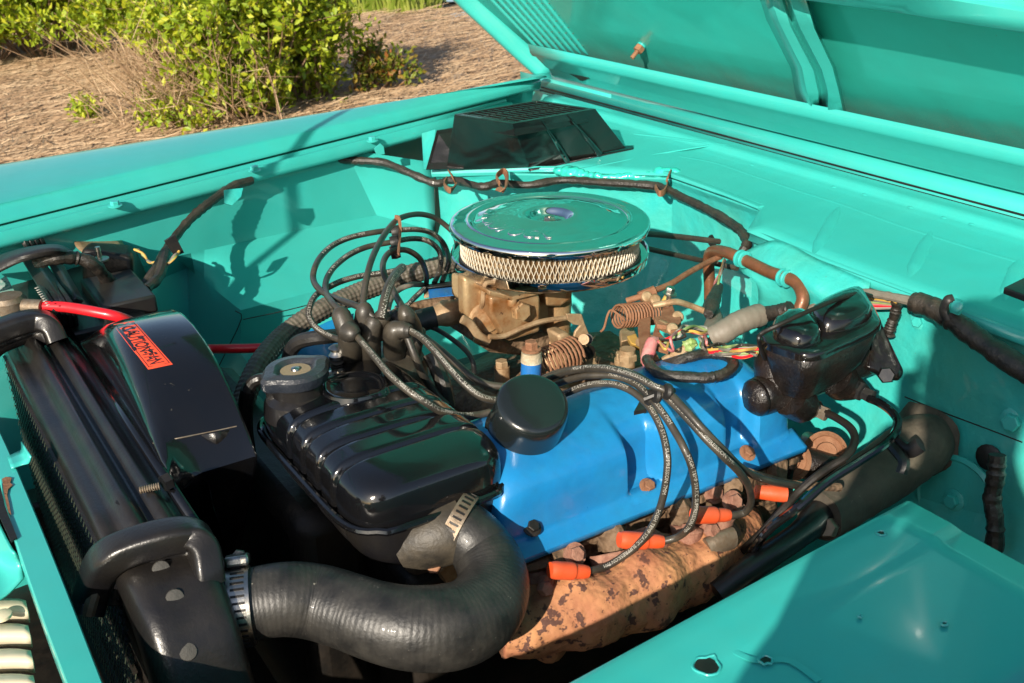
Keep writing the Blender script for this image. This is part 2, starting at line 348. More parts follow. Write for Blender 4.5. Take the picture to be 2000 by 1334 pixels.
# cowl top
Cw = [[p + np.array([-.004, 0, .006]) for p in T[:3]] + [T[3] + np.array([-.004, 0, .006]), T[4] + np.array([-.01, 0, .008]), T[5] + np.array([-.01, 0, .008]), T[6] + np.array([-.01, 0, .008]), T[7] + np.array([-.01, 0, .008])]]
ys = [p[1] for p in Cw[0]]
yy = [2.60, 2.30, 2.0, 1.60, 1.47, 1.35, .9, .3]
for X, z in ((1.62, 1.090), (1.695, 1.100), (1.715, 1.106), (1.73, 1.118), (1.765, 1.121), (1.782, 1.114), (1.785, 1.108)):
    Cw.append([(X, b + (0 if i else .02), z) for i, b in enumerate(yy)])
gc = G().grid(denserows(Cw, 4, 6)); cowl = obj('cowl_panel', gc, m_teal, TR, solid=.003, ang=50); bcw = gc.bvh()
g = G().grid([[(x, y, z) for y in (2.80, .2)] for x, z in ((1.785, 1.110), (1.795, 1.108), (1.798, 1.1345), (1.803, 1.149), (1.86, 1.152), (1.90, 1.152))])
obj('cowl_gutter', g, m_teal, cowl, solid=.002, ang=30)
g = G()
for k in range(2): g.tube([(1.791 + .004 * k, 2.74, 1.113 + .008 * k), (1.791 + .004 * k, 1.4, 1.113 + .008 * k), (1.791 + .004 * k, .25, 1.113 + .008 * k)], .0022, 6, 20, wob=.15, seed=k)
obj('hood_seal', g, m_dark, cowl)
# pressed ribs, ridges, weld dimples on the cowl
def on(b, u, v, off=.001):
    p = hit(b, u, v, off); return p
g = G()
for (a, c) in (((1640, 404), (1588, 500)), ((1820, 452), (1775, 545)), ((1992, 506), (1960, 590))):
    g.tube([on(bcw, a[0] + (c[0] - a[0]) * t, a[1] + (c[1] - a[1]) * t, 0) for t in (0, .25, .5, .75, 1)], [.004, .013, .013, .013, .004], 12, 4, flat=.35, up=(0, 0, 1))
obj('pressed_rib', g, m_teal, cowl, ang=80)
g = G()
g.tube([on(bcw, *q, 0) for q in ((1125, 332), (1200, 318), (1290, 300), (1385, 284))], .006, 8, 4, flat=.4, up=(0, 0, 1)); 
g.tube([on(bcw, *q, 0) for q in ((1240, 262), (1300, 268), (1370, 277), (1420, 284))], .006, 8, 4, flat=.4, up=(0, 0, 1)); 
g.tube([on(bcw, *q, 0) for q in ((1330, 305), (1400, 318), (1480, 345), (1560, 372), (1650, 400), (1760, 440), (1880, 478), (1995, 512))], .010, 8, 4, flat=.16, up=(0, 0, 1))
obj('pressed_ridge', g, m_teal, cowl, ang=80)
for u, v in ((1470, 322), (1630, 365), (1690, 380), (1780, 405), (1845, 425), (1900, 438)):
    p = on(bcw, u, v, 0); obj('weld_dimple', G().lathe([(.008, 0), (.006, .0015), (0, .002)], p, (0, 0, 1), 12), m_teal, cowl)
# top rail of the firewall with sealant
g = G().tube([T[0] + np.array([-.008, -.012, .004]), U(1000, 334, z=1.05), U(1110, 333, z=1.058)], .011, 8, 6, flat=.8); obj('firewall_rail', g, m_teal, fw)
g = G().tube(PZ([(1300, 335, 1.084), (1312, 340, 1.084), (1400, 372, 1.084), (1487, 406, 1.084)]), .010, 8, 4, flat=.5, up=(0, 0, 1)); obj('firewall_rail', g, m_teal, fw)
g = G().plate([U(1310, 345, z=1.082), U(1490, 411, z=1.082), U(1462, 462, z=1.074), U(1440, 452, z=1.074)], .002)
g = G().grid([[U(1471, 449, z=1.080), U(1700, 537, z=1.080), U(2060, 672, z=1.080)], [U(1462, 470, z=1.062), U(1695, 560, z=1.062), U(2060, 697, z=1.062)]], 2)
obj('cowl_lip', g, m_teal, fw, solid=.004)
g = G()
R1 = np.random.RandomState(3)
pp = cr(PZ([(1085, 334, 1.062), (1130, 338, 1.062), (1180, 345, 1.066), (1230, 345, 1.068), (1280, 342, 1.073), (1312, 340, 1.078)]), 9)
for i, p in enumerate(pp):
    e = 2.1 if i in (5, 6, 7, 8) or i > len(pp) - 9 else 1.05
    g.lathe([(0, -.009 * e), (.006 * e, -.007 * e), (.009 * e, 0), (.006 * e, .006 * e), (0, .008 * e)], p + R1.randn(3) * .002, (R1.randn() * .3, R1.randn() * .3, 1), 10)
o = obj('sealant_bead', g, m_glue, fw, ang=180); m = o.modifiers.new('merge', 'REMESH'); m.mode = 'VOXEL'; m.voxel_size = .003; m.use_smooth_shade = True
# driver side panel seam, bolts, round cover and scabby pressings
g = G().tube([hit(bfw, *q, .001) for q in ((1768, 775), (1850, 808), (1930, 838), (1998, 864))], .0015, 5, 3); obj('panel_seam', g, m_dark, fw)
for u, v, k in ((1980, 822, 1.5), (1795, 627, 1.0)):
    p = hit(bfw, u, v, 0)
    o = inst(MB_tealr, fw, p, (-1, -.2, .1), name='bolt'); o.scale = (k, k, k)
p = hit(bfw, 1868, 975, .002)
g = G().lathe([(.075, 0), (.075, .003), (.068, .006), (.064, .003), (0, .004)], p, (-1, -.05, .12), 32); cv = obj('round_cover', g, m_tealr, fw)
o = inst(MB_tealr, cv, p + np.array([-.004, 0, 0]), (-1, -.05, .12), name='bolt'); o.scale = (1.3,) * 3
# bracket box behind the pipe
g = G()
g.hexbox([U(1452, 500, x=1.36), U(1515, 475, x=1.40), U(1700, 560, x=1.40), U(1600, 650, x=1.36), U(1455, 492, x=1.415), U(1515, 470, x=1.43), U(1705, 548, x=1.43), U(1610, 640, x=1.43)])
g = G().grid([[U(1440, 500, x=1.39), U(1515, 470, x=1.415), U(1600, 508, x=1.415), U(1700, 552, x=1.415)],
              [U(1448, 530, x=1.375), U(1520, 520, x=1.38), U(1590, 560, x=1.37), U(1690, 600, x=1.39)],
              [U(1480, 560, x=1.37), U(1540, 580, x=1.39), U(1600, 600, x=1.375), U(1680, 640, x=1.40)],
              [U(1478, 640, x=1.41), U(1530, 660, x=1.41), U(1590, 670, x=1.40), U(1670, 680, x=1.415)]], 5)
obj('pedal_bracket', g, m_tealr, fw, solid=.003)
g = G().lathe([(.014, 0), (.014, .002), (0, .003)], hit(bfw, 1393, 470, .001), (-1, -.1, .1), 20); obj('cable_hole', g, m_dark, fw)
g = G().lathe([(.02, 0), (.022, .006), (.016, .01), (0, .01)], hit(bfw, 1935, 892, .001), (-1, -.1, .1), 16); obj('grommet', g, m_rub, fw)
# ------------------------------------------------------------------ hood, opened
HA = math.radians(48); HP = np.array([1.8, 0, 1.17]); HN = np.array([-math.sin(HA), 0, -math.cos(HA)])
def H(u, v, off=0.0):
    d = ROT @ np.array([u - 1000.0, v - 667.0, FPX]); P0 = HP + HN * off
    return EYE + d * ((P0 - EYE).dot(HN) / d.dot(HN))
def HS(s, y, off=0.0):  # distance up the panel, y, rise from the skin
    return HP + np.array([-math.cos(HA), 0, math.sin(HA)]) * s + np.array([0, y, 0]) + HN * off
hood_g = G()
ysh = [2.80, 2.3, 1.9, 1.5, 1.1, .7, .45]
prof = [(-.03, -.055), (0, -.05), (.05, -.045), (.35, -.035), (.8, -.03), (1.15, -.03), (1.32, -.02), (1.40, .03)]
_e = [H(u, v) for u, v in ((1048, 150), (1000, 108), (940, 52), (880, -5), (820, -75), (700, -210))]
_es = [float((p - HP).dot(np.array([-math.cos(HA), 0, math.sin(HA)]))) for p in _e]; _ey = [p[1] for p in _e]
hood_g.grid([[HS(s, (float(np.interp(s, _es, _ey)) - .02) if i == 0 else y, o) for i, y in enumerate(ysh)] for s, o in prof], 3)
hood = obj('hood', hood_g, m_tealh, TR, solid=.002, ang=50); hood['label'] = 'opened turquoise hood with dusty underside'
bh = hood_g.bvh()
# side edge of the hood, rolled
e0 = [H(1048, 150, .0), H(1000, 108, .0), H(940, 52, -.0), H(880, -5, -.0), H(820, -75, 0), H(700, -210, 0)]
e1 = [p + np.array([0, -.035, 0]) - HN * .0 for p in e0]; e2 = [p + np.array([0, -.05, 0]) + -HN * .045 for p in e0]; ebk = [p + np.array([0, .012, 0]) - HN * .05 for p in e0]
g = G().grid([ebk, [p - HN * .012 + np.array([0, .006, 0]) for p in e0], e0, e1, e2], 4); obj('hood_edge', g, m_teal, hood, solid=.002, ang=50)
# rear frame of the hood along the hinge line
def yl(prf, y0, y1, n=12): return [[(x, y0 + (y1 - y0) * i / n, z) for i in range(n + 1)] for x, z in prf]
g = G().grid(yl([(1.715, 1.262), (1.722, 1.236), (1.728, 1.228), (1.742, 1.222), (1.775, 1.190), (1.785, 1.184), (1.795, 1.165), (1.80, 1.160), (1.845, 1.158)], 2.68, .2))
obj('hood_rear_frame', g, m_teal, hood, solid=.002, ang=35)
g = G().plate([(1.80, 2.62, 1.166), (1.79, 2.52, 1.17), (1.776, 2.47, 1.186), (1.778, 2.56, 1.19)], .002); obj('frame_slot', g, m_dark, hood)
# centre brace
def band(us, off, extra=()):
    return [H(u, v, off) for u, v in us]
L1 = [(1485, -30), (1510, 40), (1555, 130), (1564, 175), (1575, 212)]
R1_ = [(1565, -30), (1590, 55), (1625, 130), (1637, 175), (1648, 226)]
Lo = [(1475, -30), (1498, 40), (1545, 132), (1553, 180), (1562, 210)]
Mi = [(1528, -30), (1556, 50), (1600, 135), (1611, 175), (1612, 220)]
Mj = [(1518, -30), (1543, 50), (1588, 137), (1598, 180), (1598, 217)]
g = G().grid([band(Lo, -.035), band(L1, -.002), band([(u + 12, v + 2) for u, v in L1], .004), band(Mj, -.004), band([(u + 6, v + 1) for u, v in Mj], -.016), band(Mi, -.014), band([(u + 6, v + 1) for u, v in Mi], .004), band(R1_, -.0), band([(u + 6, v + 2) for u, v in R1_], -.036)])
br = obj('hood_brace', g, m_teal, hood, solid=.0015, ang=35)
# front crossrail of the hood frame (top right)
g = G().grid([[H(1480, -12, -.04), H(1760, 26, -.04), H(2060, 74, -.04)], [H(1480, -14, .02), H(1760, 24, .02), H(2060, 72, .02)], [H(1500, -50, .028), H(1780, -12, .028), H(2080, 36, .028)], [H(1500, -58, .0), H(1780, -20, .0), H(2080, 28, .0)], [H(1480, -300, -.02), H(1780, -260, -.02), H(2080, -200, -.02)]])
obj('hood_front_frame', g, m_teal, hood, solid=.002, ang=40)
# louvres pressed into the hood
for k in range(8):
    a0 = np.array([958 + k * 14.5, -6 - k * .0]); b0 = np.array([1053 + k * 13.6, 94 + k * 1.7])
    g = G(); pts = [hit(bh, *(a0 + (b0 - a0) * t), .001) for t in (-.8, -.3, 0, .3, .6, .9, 1)]; pts = [p for p in pts if p is not None]
    g.tube(pts, [.0062] * 6 + [.0025], 8, 4, flat=1.1, up=HN)
    lv = obj('louvre', g, m_teal, hood, ang=60)
    g = G()
    for i in range(9):
        p = hit(bh, *(a0 + (b0 - a0) * (i / 9.5)) + np.array([5.5, 0]), .001); g.box(p, (.009, .0025, .0022))
    so_ = obj('louvre_slot', g, m_grime, lv); so_['kind'] = 'stuff'
# bonnet stud
p0 = hit(bh, 1254, 88, 0); g = G().cyl(p0 - HN * .01, p0 + HN * .005, .012, n=12); st = obj('hood_stud', g, m_teal, hood)
g = G().hexa(p0 + HN * .006, HN, .013, .014); g.cyl(p0 + HN * .015, p0 + HN * .042, .0055, n=10); obj('nut', g, m_rust, st)
'''g = G()
rows = []
for off, t in ((.0012, 0), (.0012, .5), (.0012, 1)):
    rows.append([hit(bh, u, (142 + (u - 1060) * .212) * (1 - t) + (112 + (u - 1060) * .196 + 18 * math.sin(u * .011)) * t, .0009) for u in range(1075, 2010, 17)])
g.grid(rows); '''
# closing plates between cowl, hood and fender ends
g = G().grid([[(1.80, 2.40, z), (1.80, 2.62, z), (1.80, 2.86, z)] for z in (.85, 1.0, 1.150)]); obj('cowl_side_plate', g, m_teal, TR, solid=.002)
g = G().grid([[(1.90, .2, z), (1.90, 2.0, z), (1.90, 2.9, z)] for z in (.85, 1.0, 1.157)]); obj('cowl_back_plate', g, m_teal, TR, solid=.002)
# ------------------------------------------------------------------ near side and front sheet metal
NP = [U(1139, 1334, z=1.08), U(1204, 1279, z=1.08), U(1500, 1119, z=1.08), U(1769, 975, z=1.08)]
gn = G()
def nrow(off, z): return [(-.3, .60 - off, z), (.2, .615 - off, z), NP[1] - np.array([.06, off + .004, 1.08 - z]), NP[1] - np.array([0, off, 1.08 - z]), NP[2] - np.array([0, off, 1.08 - z]), NP[3] - np.array([0, off, 1.08 - z])]
gn.grid([nrow(-.002, .70), nrow(-.001, 1.066), nrow(0, 1.078), nrow(.006, 1.08), nrow(.05, 1.08), nrow(.085, 1.079), nrow(.10, 1.083), nrow(.24, 1.083)])
apron = obj('near_fender_apron', G().grid(denserows([nrow(0, .70), nrow(0, 1.070), nrow(.002, 1.078), nrow(.008, 1.080), nrow(.06, 1.080), nrow(.075, 1.0775), nrow(.10, 1.0775), nrow(.27, 1.077)], 3, 4)), m_teal, TR, solid=.0015, ang=35)
g = G().grid(denserows([[(-.3, .345, 1.077), (.4, .36, 1.077), (.935, .385, 1.077), (1.8, .42, 1.09)], [(-.3, .338, 1.10), (.4, .352, 1.10), (.935, .375, 1.10), (1.8, .41, 1.11)], [(-.3, .31, 1.115), (.4, .325, 1.115), (.935, .35, 1.115), (1.8, .39, 1.125)], [(-.3, .24, 1.10), (.4, .25, 1.10), (.935, .28, 1.10), (1.8, .32, 1.12)], [(-.3, .20, 1.0), (.4, .21, 1.0), (.935, .24, 1.0), (1.8, .28, 1.0)], [(-.3, .19, .5), (.4, .2, .5), (.935, .23, .5), (1.8, .27, .5)]], 3, 4))
obj('near_fender', g, m_teal, TR, solid=.002, ang=50)
g = G()
def ragged(u, v, r, n, seed, sq=.6):
    R_ = np.random.RandomState(seed); c = U(u, v, z=1.0812); return [c + np.array([math.cos(a) * r * (.75 + .5 * R_.rand()), math.sin(a) * r * sq * (.75 + .5 * R_.rand()), 0]) for a in np.linspace(0, 2 * math.pi, n + 1)[:-1]]
for i, (u, v, r) in enumerate(((1381, 1300, .0125), (1497, 1289, .006), (1721, 1041, .0045), (1845, 1218, .003), (1680, 1203, .0018))):
    obj('hole_rim', G().tube((lambda q: q + [q[0]])(ragged(u, v, r * 1.08, 12, 90 + i, .85)), .0012, 6, 2, caps=False), m_teal, apron)
    obj('hole', G().plate(ragged(u, v, r, 9 if i == 0 else 12, 5 + i, 1.0 if i == 0 else .8), .0004), m_dark, apron)
g = G().tube([U(u, v, z=1.080) for u, v in ((1330, 1226), (1380, 1240), (1440, 1275), (1480, 1290), (1530, 1288), (1560, 1300), (1600, 1330))], .004, 6, 5, flat=.12, up=(0, 0, 1))
obj('pressed_ridge', g, m_teal, apron, ang=80)
# front crossmember
def fr(u, v, z=1.0): return U(u, v, z=z)
BL = [(-90, 690), (0, 931), (35, 1052), (82, 1206), (130, 1334), (180, 1470)]; BR = [(-60, 715), (12, 868), (60, 980), (125, 1140), (200, 1334), (260, 1480)]
BL = [(-150, 560), (-35, 830), (22, 1030), (82, 1206), (130, 1334), (180, 1470)]
g = G().grid([[fr(u, v, 1.0) - np.array([0, 0, .12]) for u, v in BR], [fr(u, v, 1.0) - np.array([0, 0, .004]) for u, v in BR], [fr(u - 2, v, 1.0) for u, v in BR], [fr(u + 2, v, 1.0) for u, v in BL], [fr(u, v) - np.array([.0, 0, .004]) for u, v in BL], [fr(u, v) - np.array([0, 0, .03]) for u, v in BL]], 0)
cm = obj('front_crossmember', G().grid(denserows([[fr(u, v, 1.0) - np.array([0, 0, .12]) for u, v in BR], [fr(u, v, 1.0) - np.array([0, 0, .003]) for u, v in BR], [fr(u - 3, v, 1.0) for u, v in BR], [fr(u + 3, v, 1.0) for u, v in BL], [fr(u, v) - np.array([.0, 0, .003]) for u, v in BL], [fr(u, v) - np.array([0, 0, .03]) for u, v in BL]], 3, 4, True)), m_teal, TR, solid=.0015)
g = G().plate([U(u, v, z=1.0022) for u, v in ((4, 936), (12, 932), (23, 934), (20, 944), (25, 948), (16, 956), (14, 968), (18, 985), (22, 1006), (16, 1000), (11, 978), (7, 958))], .0008); obj('rust_patch', g, m_rust, cm)
g = G().plate([U(0, 945, z=1.002), U(10, 990, z=1.002), U(34, 1052, z=1.002), U(22, 1060, z=1.002), U(-12, 985, z=1.002)], .002); obj('slot', g, m_dark, cm)
# clip tab on the crossmember
g = G().grid([[U(14, 893, z=1.004), U(22, 915, z=1.004)], [U(34, 883, z=1.004), U(44, 908, z=1.004)], [U(42, 878, z=1.008), U(56, 905, z=1.008)], [U(42, 862, z=1.02), U(61, 892, z=1.02)]], 3); obj('clip_tab', g, m_teal, cm, solid=.002)
# headlamp surround and cream grille at the lower left
g = G().grid([[U(-60, 860, z=.98), U(-50, 950, z=.98), U(-14, 1000, z=.98), U(20, 1070, z=.98)], [U(-60, 900, z=.96), U(-60, 1000, z=.96), U(-10, 1060, z=.965), U(30, 1082, z=.975)], [U(-60, 1120, z=.94), U(-40, 1130, z=.94), U(5, 1110, z=.94), U(40, 1100, z=.955)], [U(-60, 1190, z=.93), U(-30, 1185, z=.93), U(10, 1165, z=.93), U(46, 1130, z=.94)]], 4)
obj('headlamp_surround', g, m_teal, TR, solid=.003)
gr = G()
for k in range(9):
    v0 = 1168 + k * 49; 
    gr.grid([[U(-80, v0 + 8, z=.90), U(20, v0 + 2, z=.90), U(50 + k * 5, v0 + 6, z=.90)], [U(-80, v0 + 22, z=.905), U(20, v0 + 16, z=.905), U(53 + k * 5, v0 + 18, z=.905)], [U(-80, v0 + 36, z=.898), U(20, v0 + 32, z=.898), U(56 + k * 5, v0 + 34, z=.898)], [U(-80, v0 + 46, z=.885), U(20, v0 + 43, z=.885), U(58 + k * 5, v0 + 44, z=.885)]], 3)
    if k == 0: gsl = None
for k in range(9):
    g = G(); v0 = 1168 + k * 49
    g.grid([[U(-80, v0 + 8, z=.90), U(20, v0 + 2, z=.90), U(50 + k * 5, v0 + 6, z=.90)], [U(-80, v0 + 22, z=.905), U(20, v0 + 16, z=.905), U(53 + k * 5, v0 + 18, z=.905)], [U(-80, v0 + 36, z=.898), U(20, v0 + 32, z=.898), U(56 + k * 5, v0 + 34, z=.898)], [U(-80, v0 + 49, z=.878), U(20, v0 + 46, z=.878), U(58 + k * 5, v0 + 48, z=.878)]], 3)
    if k == 0:
        GRL = thing('grille', U(0, 1300, z=.85), 'cream painted grille slats below the turquoise crossmember', 'grille')
    if k < 5: obj('slat', g, m_cream, GRL, solid=.002)
g = G().lathe([(.012, 0), (.012, .004), (.006, .006), (0, .006)], U(4, 1205, z=.91), (0, 0, 1), 18); obj('screw', g, m_cream, GRL)
# chassis under the engine, plus an added dark floor for the deep shade below
g = G().box((.75, 1.5, .45), (1.9, 2.0, .02)); obj('added_dark_floor', g, m_dark, TR)
g = G().box((-.02, 1.5, .72), (.02, 2.0, .3)); obj('front_panel', g, m_dark, TR)
for y in (.95, 1.98):
    g = G().box((.7, y, .62), (2.0, .07, .13)); obj('frame_rail', g, m_dark, TR, bevel=.008)
# ------------------------------------------------------------------ radiator group (left)
RX0, RX1 = .153, .245
rad = thing('radiator', (.2, 1.55, .55), 'black radiator with ridged top tank along the left edge', 'radiator')
xs = [(-.004, -.03), (0, 0), (.012, .002), (.022, .001), (.034, .016), (.044, .017), (.054, .003), (.060, .002), (.070, .013), (.078, .014), (.088, .003), (.097, .002), (.10, -.02)]
g = G().grid([[(RX0 + dx, y, 1.0 + dz) for y in (1.96, 1.7, 1.45, 1.16)] for dx, dz in xs], 2); g.grid([[(RX0 + dx, 1.16, 1.0 + dz), (RX0 + dx, 1.16, .95)] for dx, dz in xs])
tt = obj('top_tank', g, m_blackd, rad, solid=.002, ang=60)
for u, v in ((240, 981), (62, 664)):
    p = U(u, v, z=1.0145); g = G().lathe([(.009, 0), (0, .0006)], p + np.array([0, 0, .002]), (0, 0, 1), 14); obj('hole', g, m_dark, tt)
g = G().tube([U(272, 958, z=1.02), U(312, 949, z=1.02)], .004, 8, 0); p = U(312, 949, z=1.02); q = U(272, 958, z=1.02)
for i in range(9): g.lathe([(.0042, 0), (.0054, .001), (.0042, .002)], p + (q - p) * i / 9, q - p, 8)
obj('threaded_stud', g, m_dsteel, rad)
p = U(318, 945, z=1.022); g = G().hexa(p, (1, .2, .1), .012, .012); obj('nut', g, m_blackd, rad)
# core: tubes and folded fins on the front face
g = G().box((.185, 1.56, .76), (.055, .85, .46)); core = obj('core', g, m_dark, rad)
g = G()
for k in range(26):
    x = .1515; y0, y1 = 1.17, 1.95; z = .985 - k * .016
    g.add([(x, y0, z), (x, y1, z), (x - .006, y1, z - .002), (x - .006, y0, z - .002)], [(0, 1, 2, 3)])
obj('core_tube', g, m_dark, core)['kind'] = 'stuff'
g = G()
for r_ in range(20):
    z0 = .984 - r_ * .018
    for k in range(110):
        y = 1.17 + k * .0071; x = .1500 - .0035 * (k % 2)
        g.add([(x, y, z0), (x, y + .0055, z0 - .001), (x - .003, y + .0055, z0 - .010), (x - .003, y, z0 - .009)], [(0, 1, 2, 3)])
f = obj('cooling_fins', g, m_fine, core, smooth=False); f['kind'] = 'stuff'
# second flange strip right of the tank
g = G().grid([[(RX1 + .006, y, 1.005 + dz) for y in (1.97, 1.15)] for dz in (-.04, 0.0)] + [[(RX1 + .016, y, 1.012) for y in (1.97, 1.15)], [(RX1 + .020, y, .99) for y in (1.97, 1.15)]])
obj('tank_flange', g, m_black, rad, solid=.002)
# rubber capped mounts at both ends
for pts in ([(168, 1200, .935), (178, 1160, .955), (194, 1112, .995), (218, 1086, 1.02), (262, 1066, 1.03), (330, 1048, 1.035), (372, 1046, 1.03), (394, 1066, 1.02), (403, 1108, 1.0), (406, 1135, .985)], [(-70, 730, .97), (-40, 668, 1.03), (20, 638, 1.045), (70, 626, 1.045), (98, 638, 1.035), (112, 668, 1.01)]):
    g = G(); P_ = cr(PZ(pts), 6); g.tube(P_, .0175, 24, 0, flat=1.25, up=(0, 1, 0), sq=.45)
    gw = G().grid([[p - np.array([0, .004, .004]) for p in P_[4:-4]], [p * .55 + .45 * (sum(P_) / len(P_)) - np.array([0, .004, .03]) for p in P_[4:-4]]]); obj('saddle_web', gw, m_blackd, rad, solid=.004)
    mt = obj('mount_saddle', g, m_blackd, rad, ang=60)
g = G().tube(PZ([(172, 1200, .945), (192, 1132, .985), (212, 1100, 1.012)]), .008, 8, 5); obj('saddle_fold', g, m_dsteel, rad)
# near side tank with rivets and outlet neck
hd = G()
def sec(x, sh=0): return [(x, 1.16 - sh, 1.005), (x, 1.12 - sh, 1.006), (x, 1.08, .997), (x, 1.045, .972), (x, 1.015, .92), (x, .985, .83), (x, .96, .70), (x, .96, .55)]
hd.grid([[(p[0], p[1] + .05, p[2] - .05) for p in sec(.150)], [(p[0], p[1] + .02, p[2] - .018) for p in sec(.150)], sec(.162), sec(.20), sec(.238), [(p[0], p[1] + .012, p[2] - .010) for p in sec(.252)], [(p[0], p[1] + .05, p[2] - .03) for p in sec(.256)]], 3)
side = obj('side_tank', hd, m_blackd, rad, solid=.002, ang=50); bsd = hd.bvh()
gr_ = G().lathe([(.0105, 0), (.0095, .0018), (.004, .0024), (0, .0025)], (0, 0, 0), n=16); MR = mesh_of('rivet', gr_, mat('dusty_rivet', (.07, .066, .058), .55, .2, bump=(.3, 300)))
for u, v in ((315, 1112), (342, 1168), (367, 1273)):
    p = hit(bsd, u, v, 0)
    if p is not None: inst(MR, side, p, (0, -.8, .6), name='rivet')
g = G().tube(PZ([(400, 1187, .925), (440, 1190, .93), (480, 1184, .93)]), .040, 20, 4); obj('outlet_neck', g, m_blackd, rad)
# fan shroud: rectangle at the core lofted to a ring
shr = thing('fan_shroud', (.32, 1.6, .5), 'black fan shroud with an orange-red warning sticker behind the radiator', 'fan shroud')
def ringpt(x, r, a, cy=1.605, cz=.775):
    if a > math.radians(141):                       # the near side is cut off straight
        t = (a - math.radians(141)) / math.radians(89); return np.array([x, 1.346 + .25 * t, .985 - .36 * t])
    return np.array([x, cy + r * math.cos(a), cz + r * math.sin(a)])
def rectpt(x, a):
    c, s_ = math.cos(a), math.sin(a); k = 1 / max((abs(c) ** 7 + abs(s_) ** 7) ** (1 / 7), 1e-6); return np.array([x, 1.595 + .375 * c * k, .745 + .26 * s_ * k])
rows = []
for t, x in ((0, .260), (.3, .262), (.6, .266), (.85, .276), (.96, .290), (1, .31), (1, .345), (1, .385), (.985, .389)):
    row = []
    for k in range(73):
        a = math.radians(-50 + 280 * k / 72)
        a2 = a
        row.append(rectpt(x, a2) * (1 - t) + ringpt(x, .333, a) * t)
    rows.append(row)
gs = G().grid(rows); o = obj('shroud_shell', gs, m_black, shr, solid=.002, ang=60); bs = gs.bvh()
# lower flat panel and seam
g = G().grid(denserows([[U(292, 868, x=.272), U(345, 858, x=.30), U(420, 845, x=.34), U(468, 835, x=.384)], [U(310, 930, x=.276), U(370, 930, x=.31), U(430, 920, x=.345), U(489, 893, x=.386)], [U(345, 1020, x=.280), U(390, 1060, x=.31), U(430, 1080, x=.34), U(462, 1050, x=.38)], [U(380, 1150, x=.28), U(400, 1170, x=.31), U(420, 1180, x=.34), U(440, 1150, x=.38)]], 3, 4))
o2 = obj('lower_panel', g, m_blackd, shr, solid=.002)
g = G().tube([hit(bs, u, v, .0008) for u, v in ((300, 866), (345, 857), (385, 849), (425, 841), (462, 833))], .0011, 5, 5); obj('panel_seam', g, m_dsteel, shr)
g = G().hexbox([hit(bs, u, v, -.01) for u, v in ((330, 955), (380, 1075), (440, 1060), (408, 935))] + [hit(bs, u, v, .035) for u, v in ((336, 960), (384, 1060), (428, 1045), (400, 948))]); obj('shroud_pocket', g, m_black, shr, bevel=.012, seg=4)
# sticker laid on the shell
def quad(a, b, c, d): return lambda s, t: (np.array(a) * (1 - s) + np.array(b) * s) * (1 - t) + (np.array(d) * (1 - s) + np.array(c) * s) * t
Q = quad((222, 635), (290, 723), (338, 713), (262, 628))      # s along the text, t towards its top
def lay(bv, Q, s, t, off):
    u, v = Q(s, t); return hit(bv, u, v, off)
def laypatch(bv, Q, s0, s1, t0, t1, off, n=10, m=4):
    return G().grid([[lay(bv, Q, s0 + (s1 - s0) * i / n, t0 + (t1 - t0) * j / m, off) for j in range(m + 1)] for i in range(n + 1)])
stk = obj('caution_sticker', laypatch(bs, Q, 0, 1, 0, 1, .0013), m_stick, shr, ang=80); stk['label'] = 'orange-red sticker reading CAUTION-FAN'
g = G()
for a in ((.04, .96, .07, .10), (.04, .96, .90, .93), (.04, .048, .07, .93), (.952, .96, .07, .93)):
    q = laypatch(bs, Q, *a, .0018, 10, 1); g.add(q.v, q.f)
obj('sticker_border', g, m_ink, stk)
def text_geo(s, shear=0, res=3, bold=0.0):
    c = bpy.data.curves.new('t', 'FONT'); c.body = s; c.resolution_u = res; c.shear = shear; c.offset = bold; c.size = 1; c.fill_mode = 'FRONT'
    o = bpy.data.objects.new('t', c); COL.objects.link(o); dg = bpy.context.evaluated_depsgraph_get(); me = o.evaluated_get(dg).to_mesh()
    V = [tuple(v.co) for v in me.vertices]; F = [tuple(p.vertices) for p in me.polygons]; o.to_mesh_clear() if False else None
    bpy.data.objects.remove(o); bpy.data.curves.remove(c)
    return np.array(V), F
V, F = text_geo('CAUTION-FAN', bold=.018); x0, x1 = V[:, 0].min(), V[:, 0].max(); y0, y1 = 0, V[:, 1].max()
g = G().add([lay(bs, Q, .09 + .83 * (p[0] - x0) / (x1 - x0), .20 + .58 * p[1] / y1, .0019) for p in V], F)
obj('sticker_lettering', g, m_ink, stk)
# ------------------------------------------------------------------ battery corner
bat = thing('battery', (.30, 2.12, .85), 'black car battery with carry strap behind the far end of the radiator', 'battery')
g = G().box((.305, 2.16, .90), (.19, .44, .20)); obj('battery_case', g, m_plas, bat, bevel=.006)
g = G().box((.375, 2.06, 1.008), (.10, .18, .035)); obj('battery_lid', g, m_plas, bat, bevel=.005)
g = G().hexbox([U(a, b, z=.99) for a, b in ((170, 545), (150, 620), (245, 590), (205, 530))] + [U(a, b, z=1.03) for a, b in ((175, 540), (152, 608), (250, 592), (212, 530))]); 
for (a, b, w_) in (((62, 505, 1.05), (122, 600, 1.05), .020), ((100, 500, 1.045), (150, 590, 1.045), .014)):
    g = G(); P0, P1 = PZ([a, b]); g.tube([P0, (P0 + P1) / 2, P1], w_, 4, 4, flat=.8, up=(0, 0, 1)); vc_ = obj('vent_cap_strip', g, m_plas, bat, bevel=.003)
g = G()
rr = np.random.RandomState(4)
for k in range(9):
    p = U(72 + k * 2.7, 562 + k * 4.2, z=1.072); g.box(p, (.004 + .003 * rr.rand(), .0045, .001), np.array([[.8, -.6, 0], [.6, .8, 0], [0, 0, 1]]))
obj('worn_lettering', g, m_white, bat)
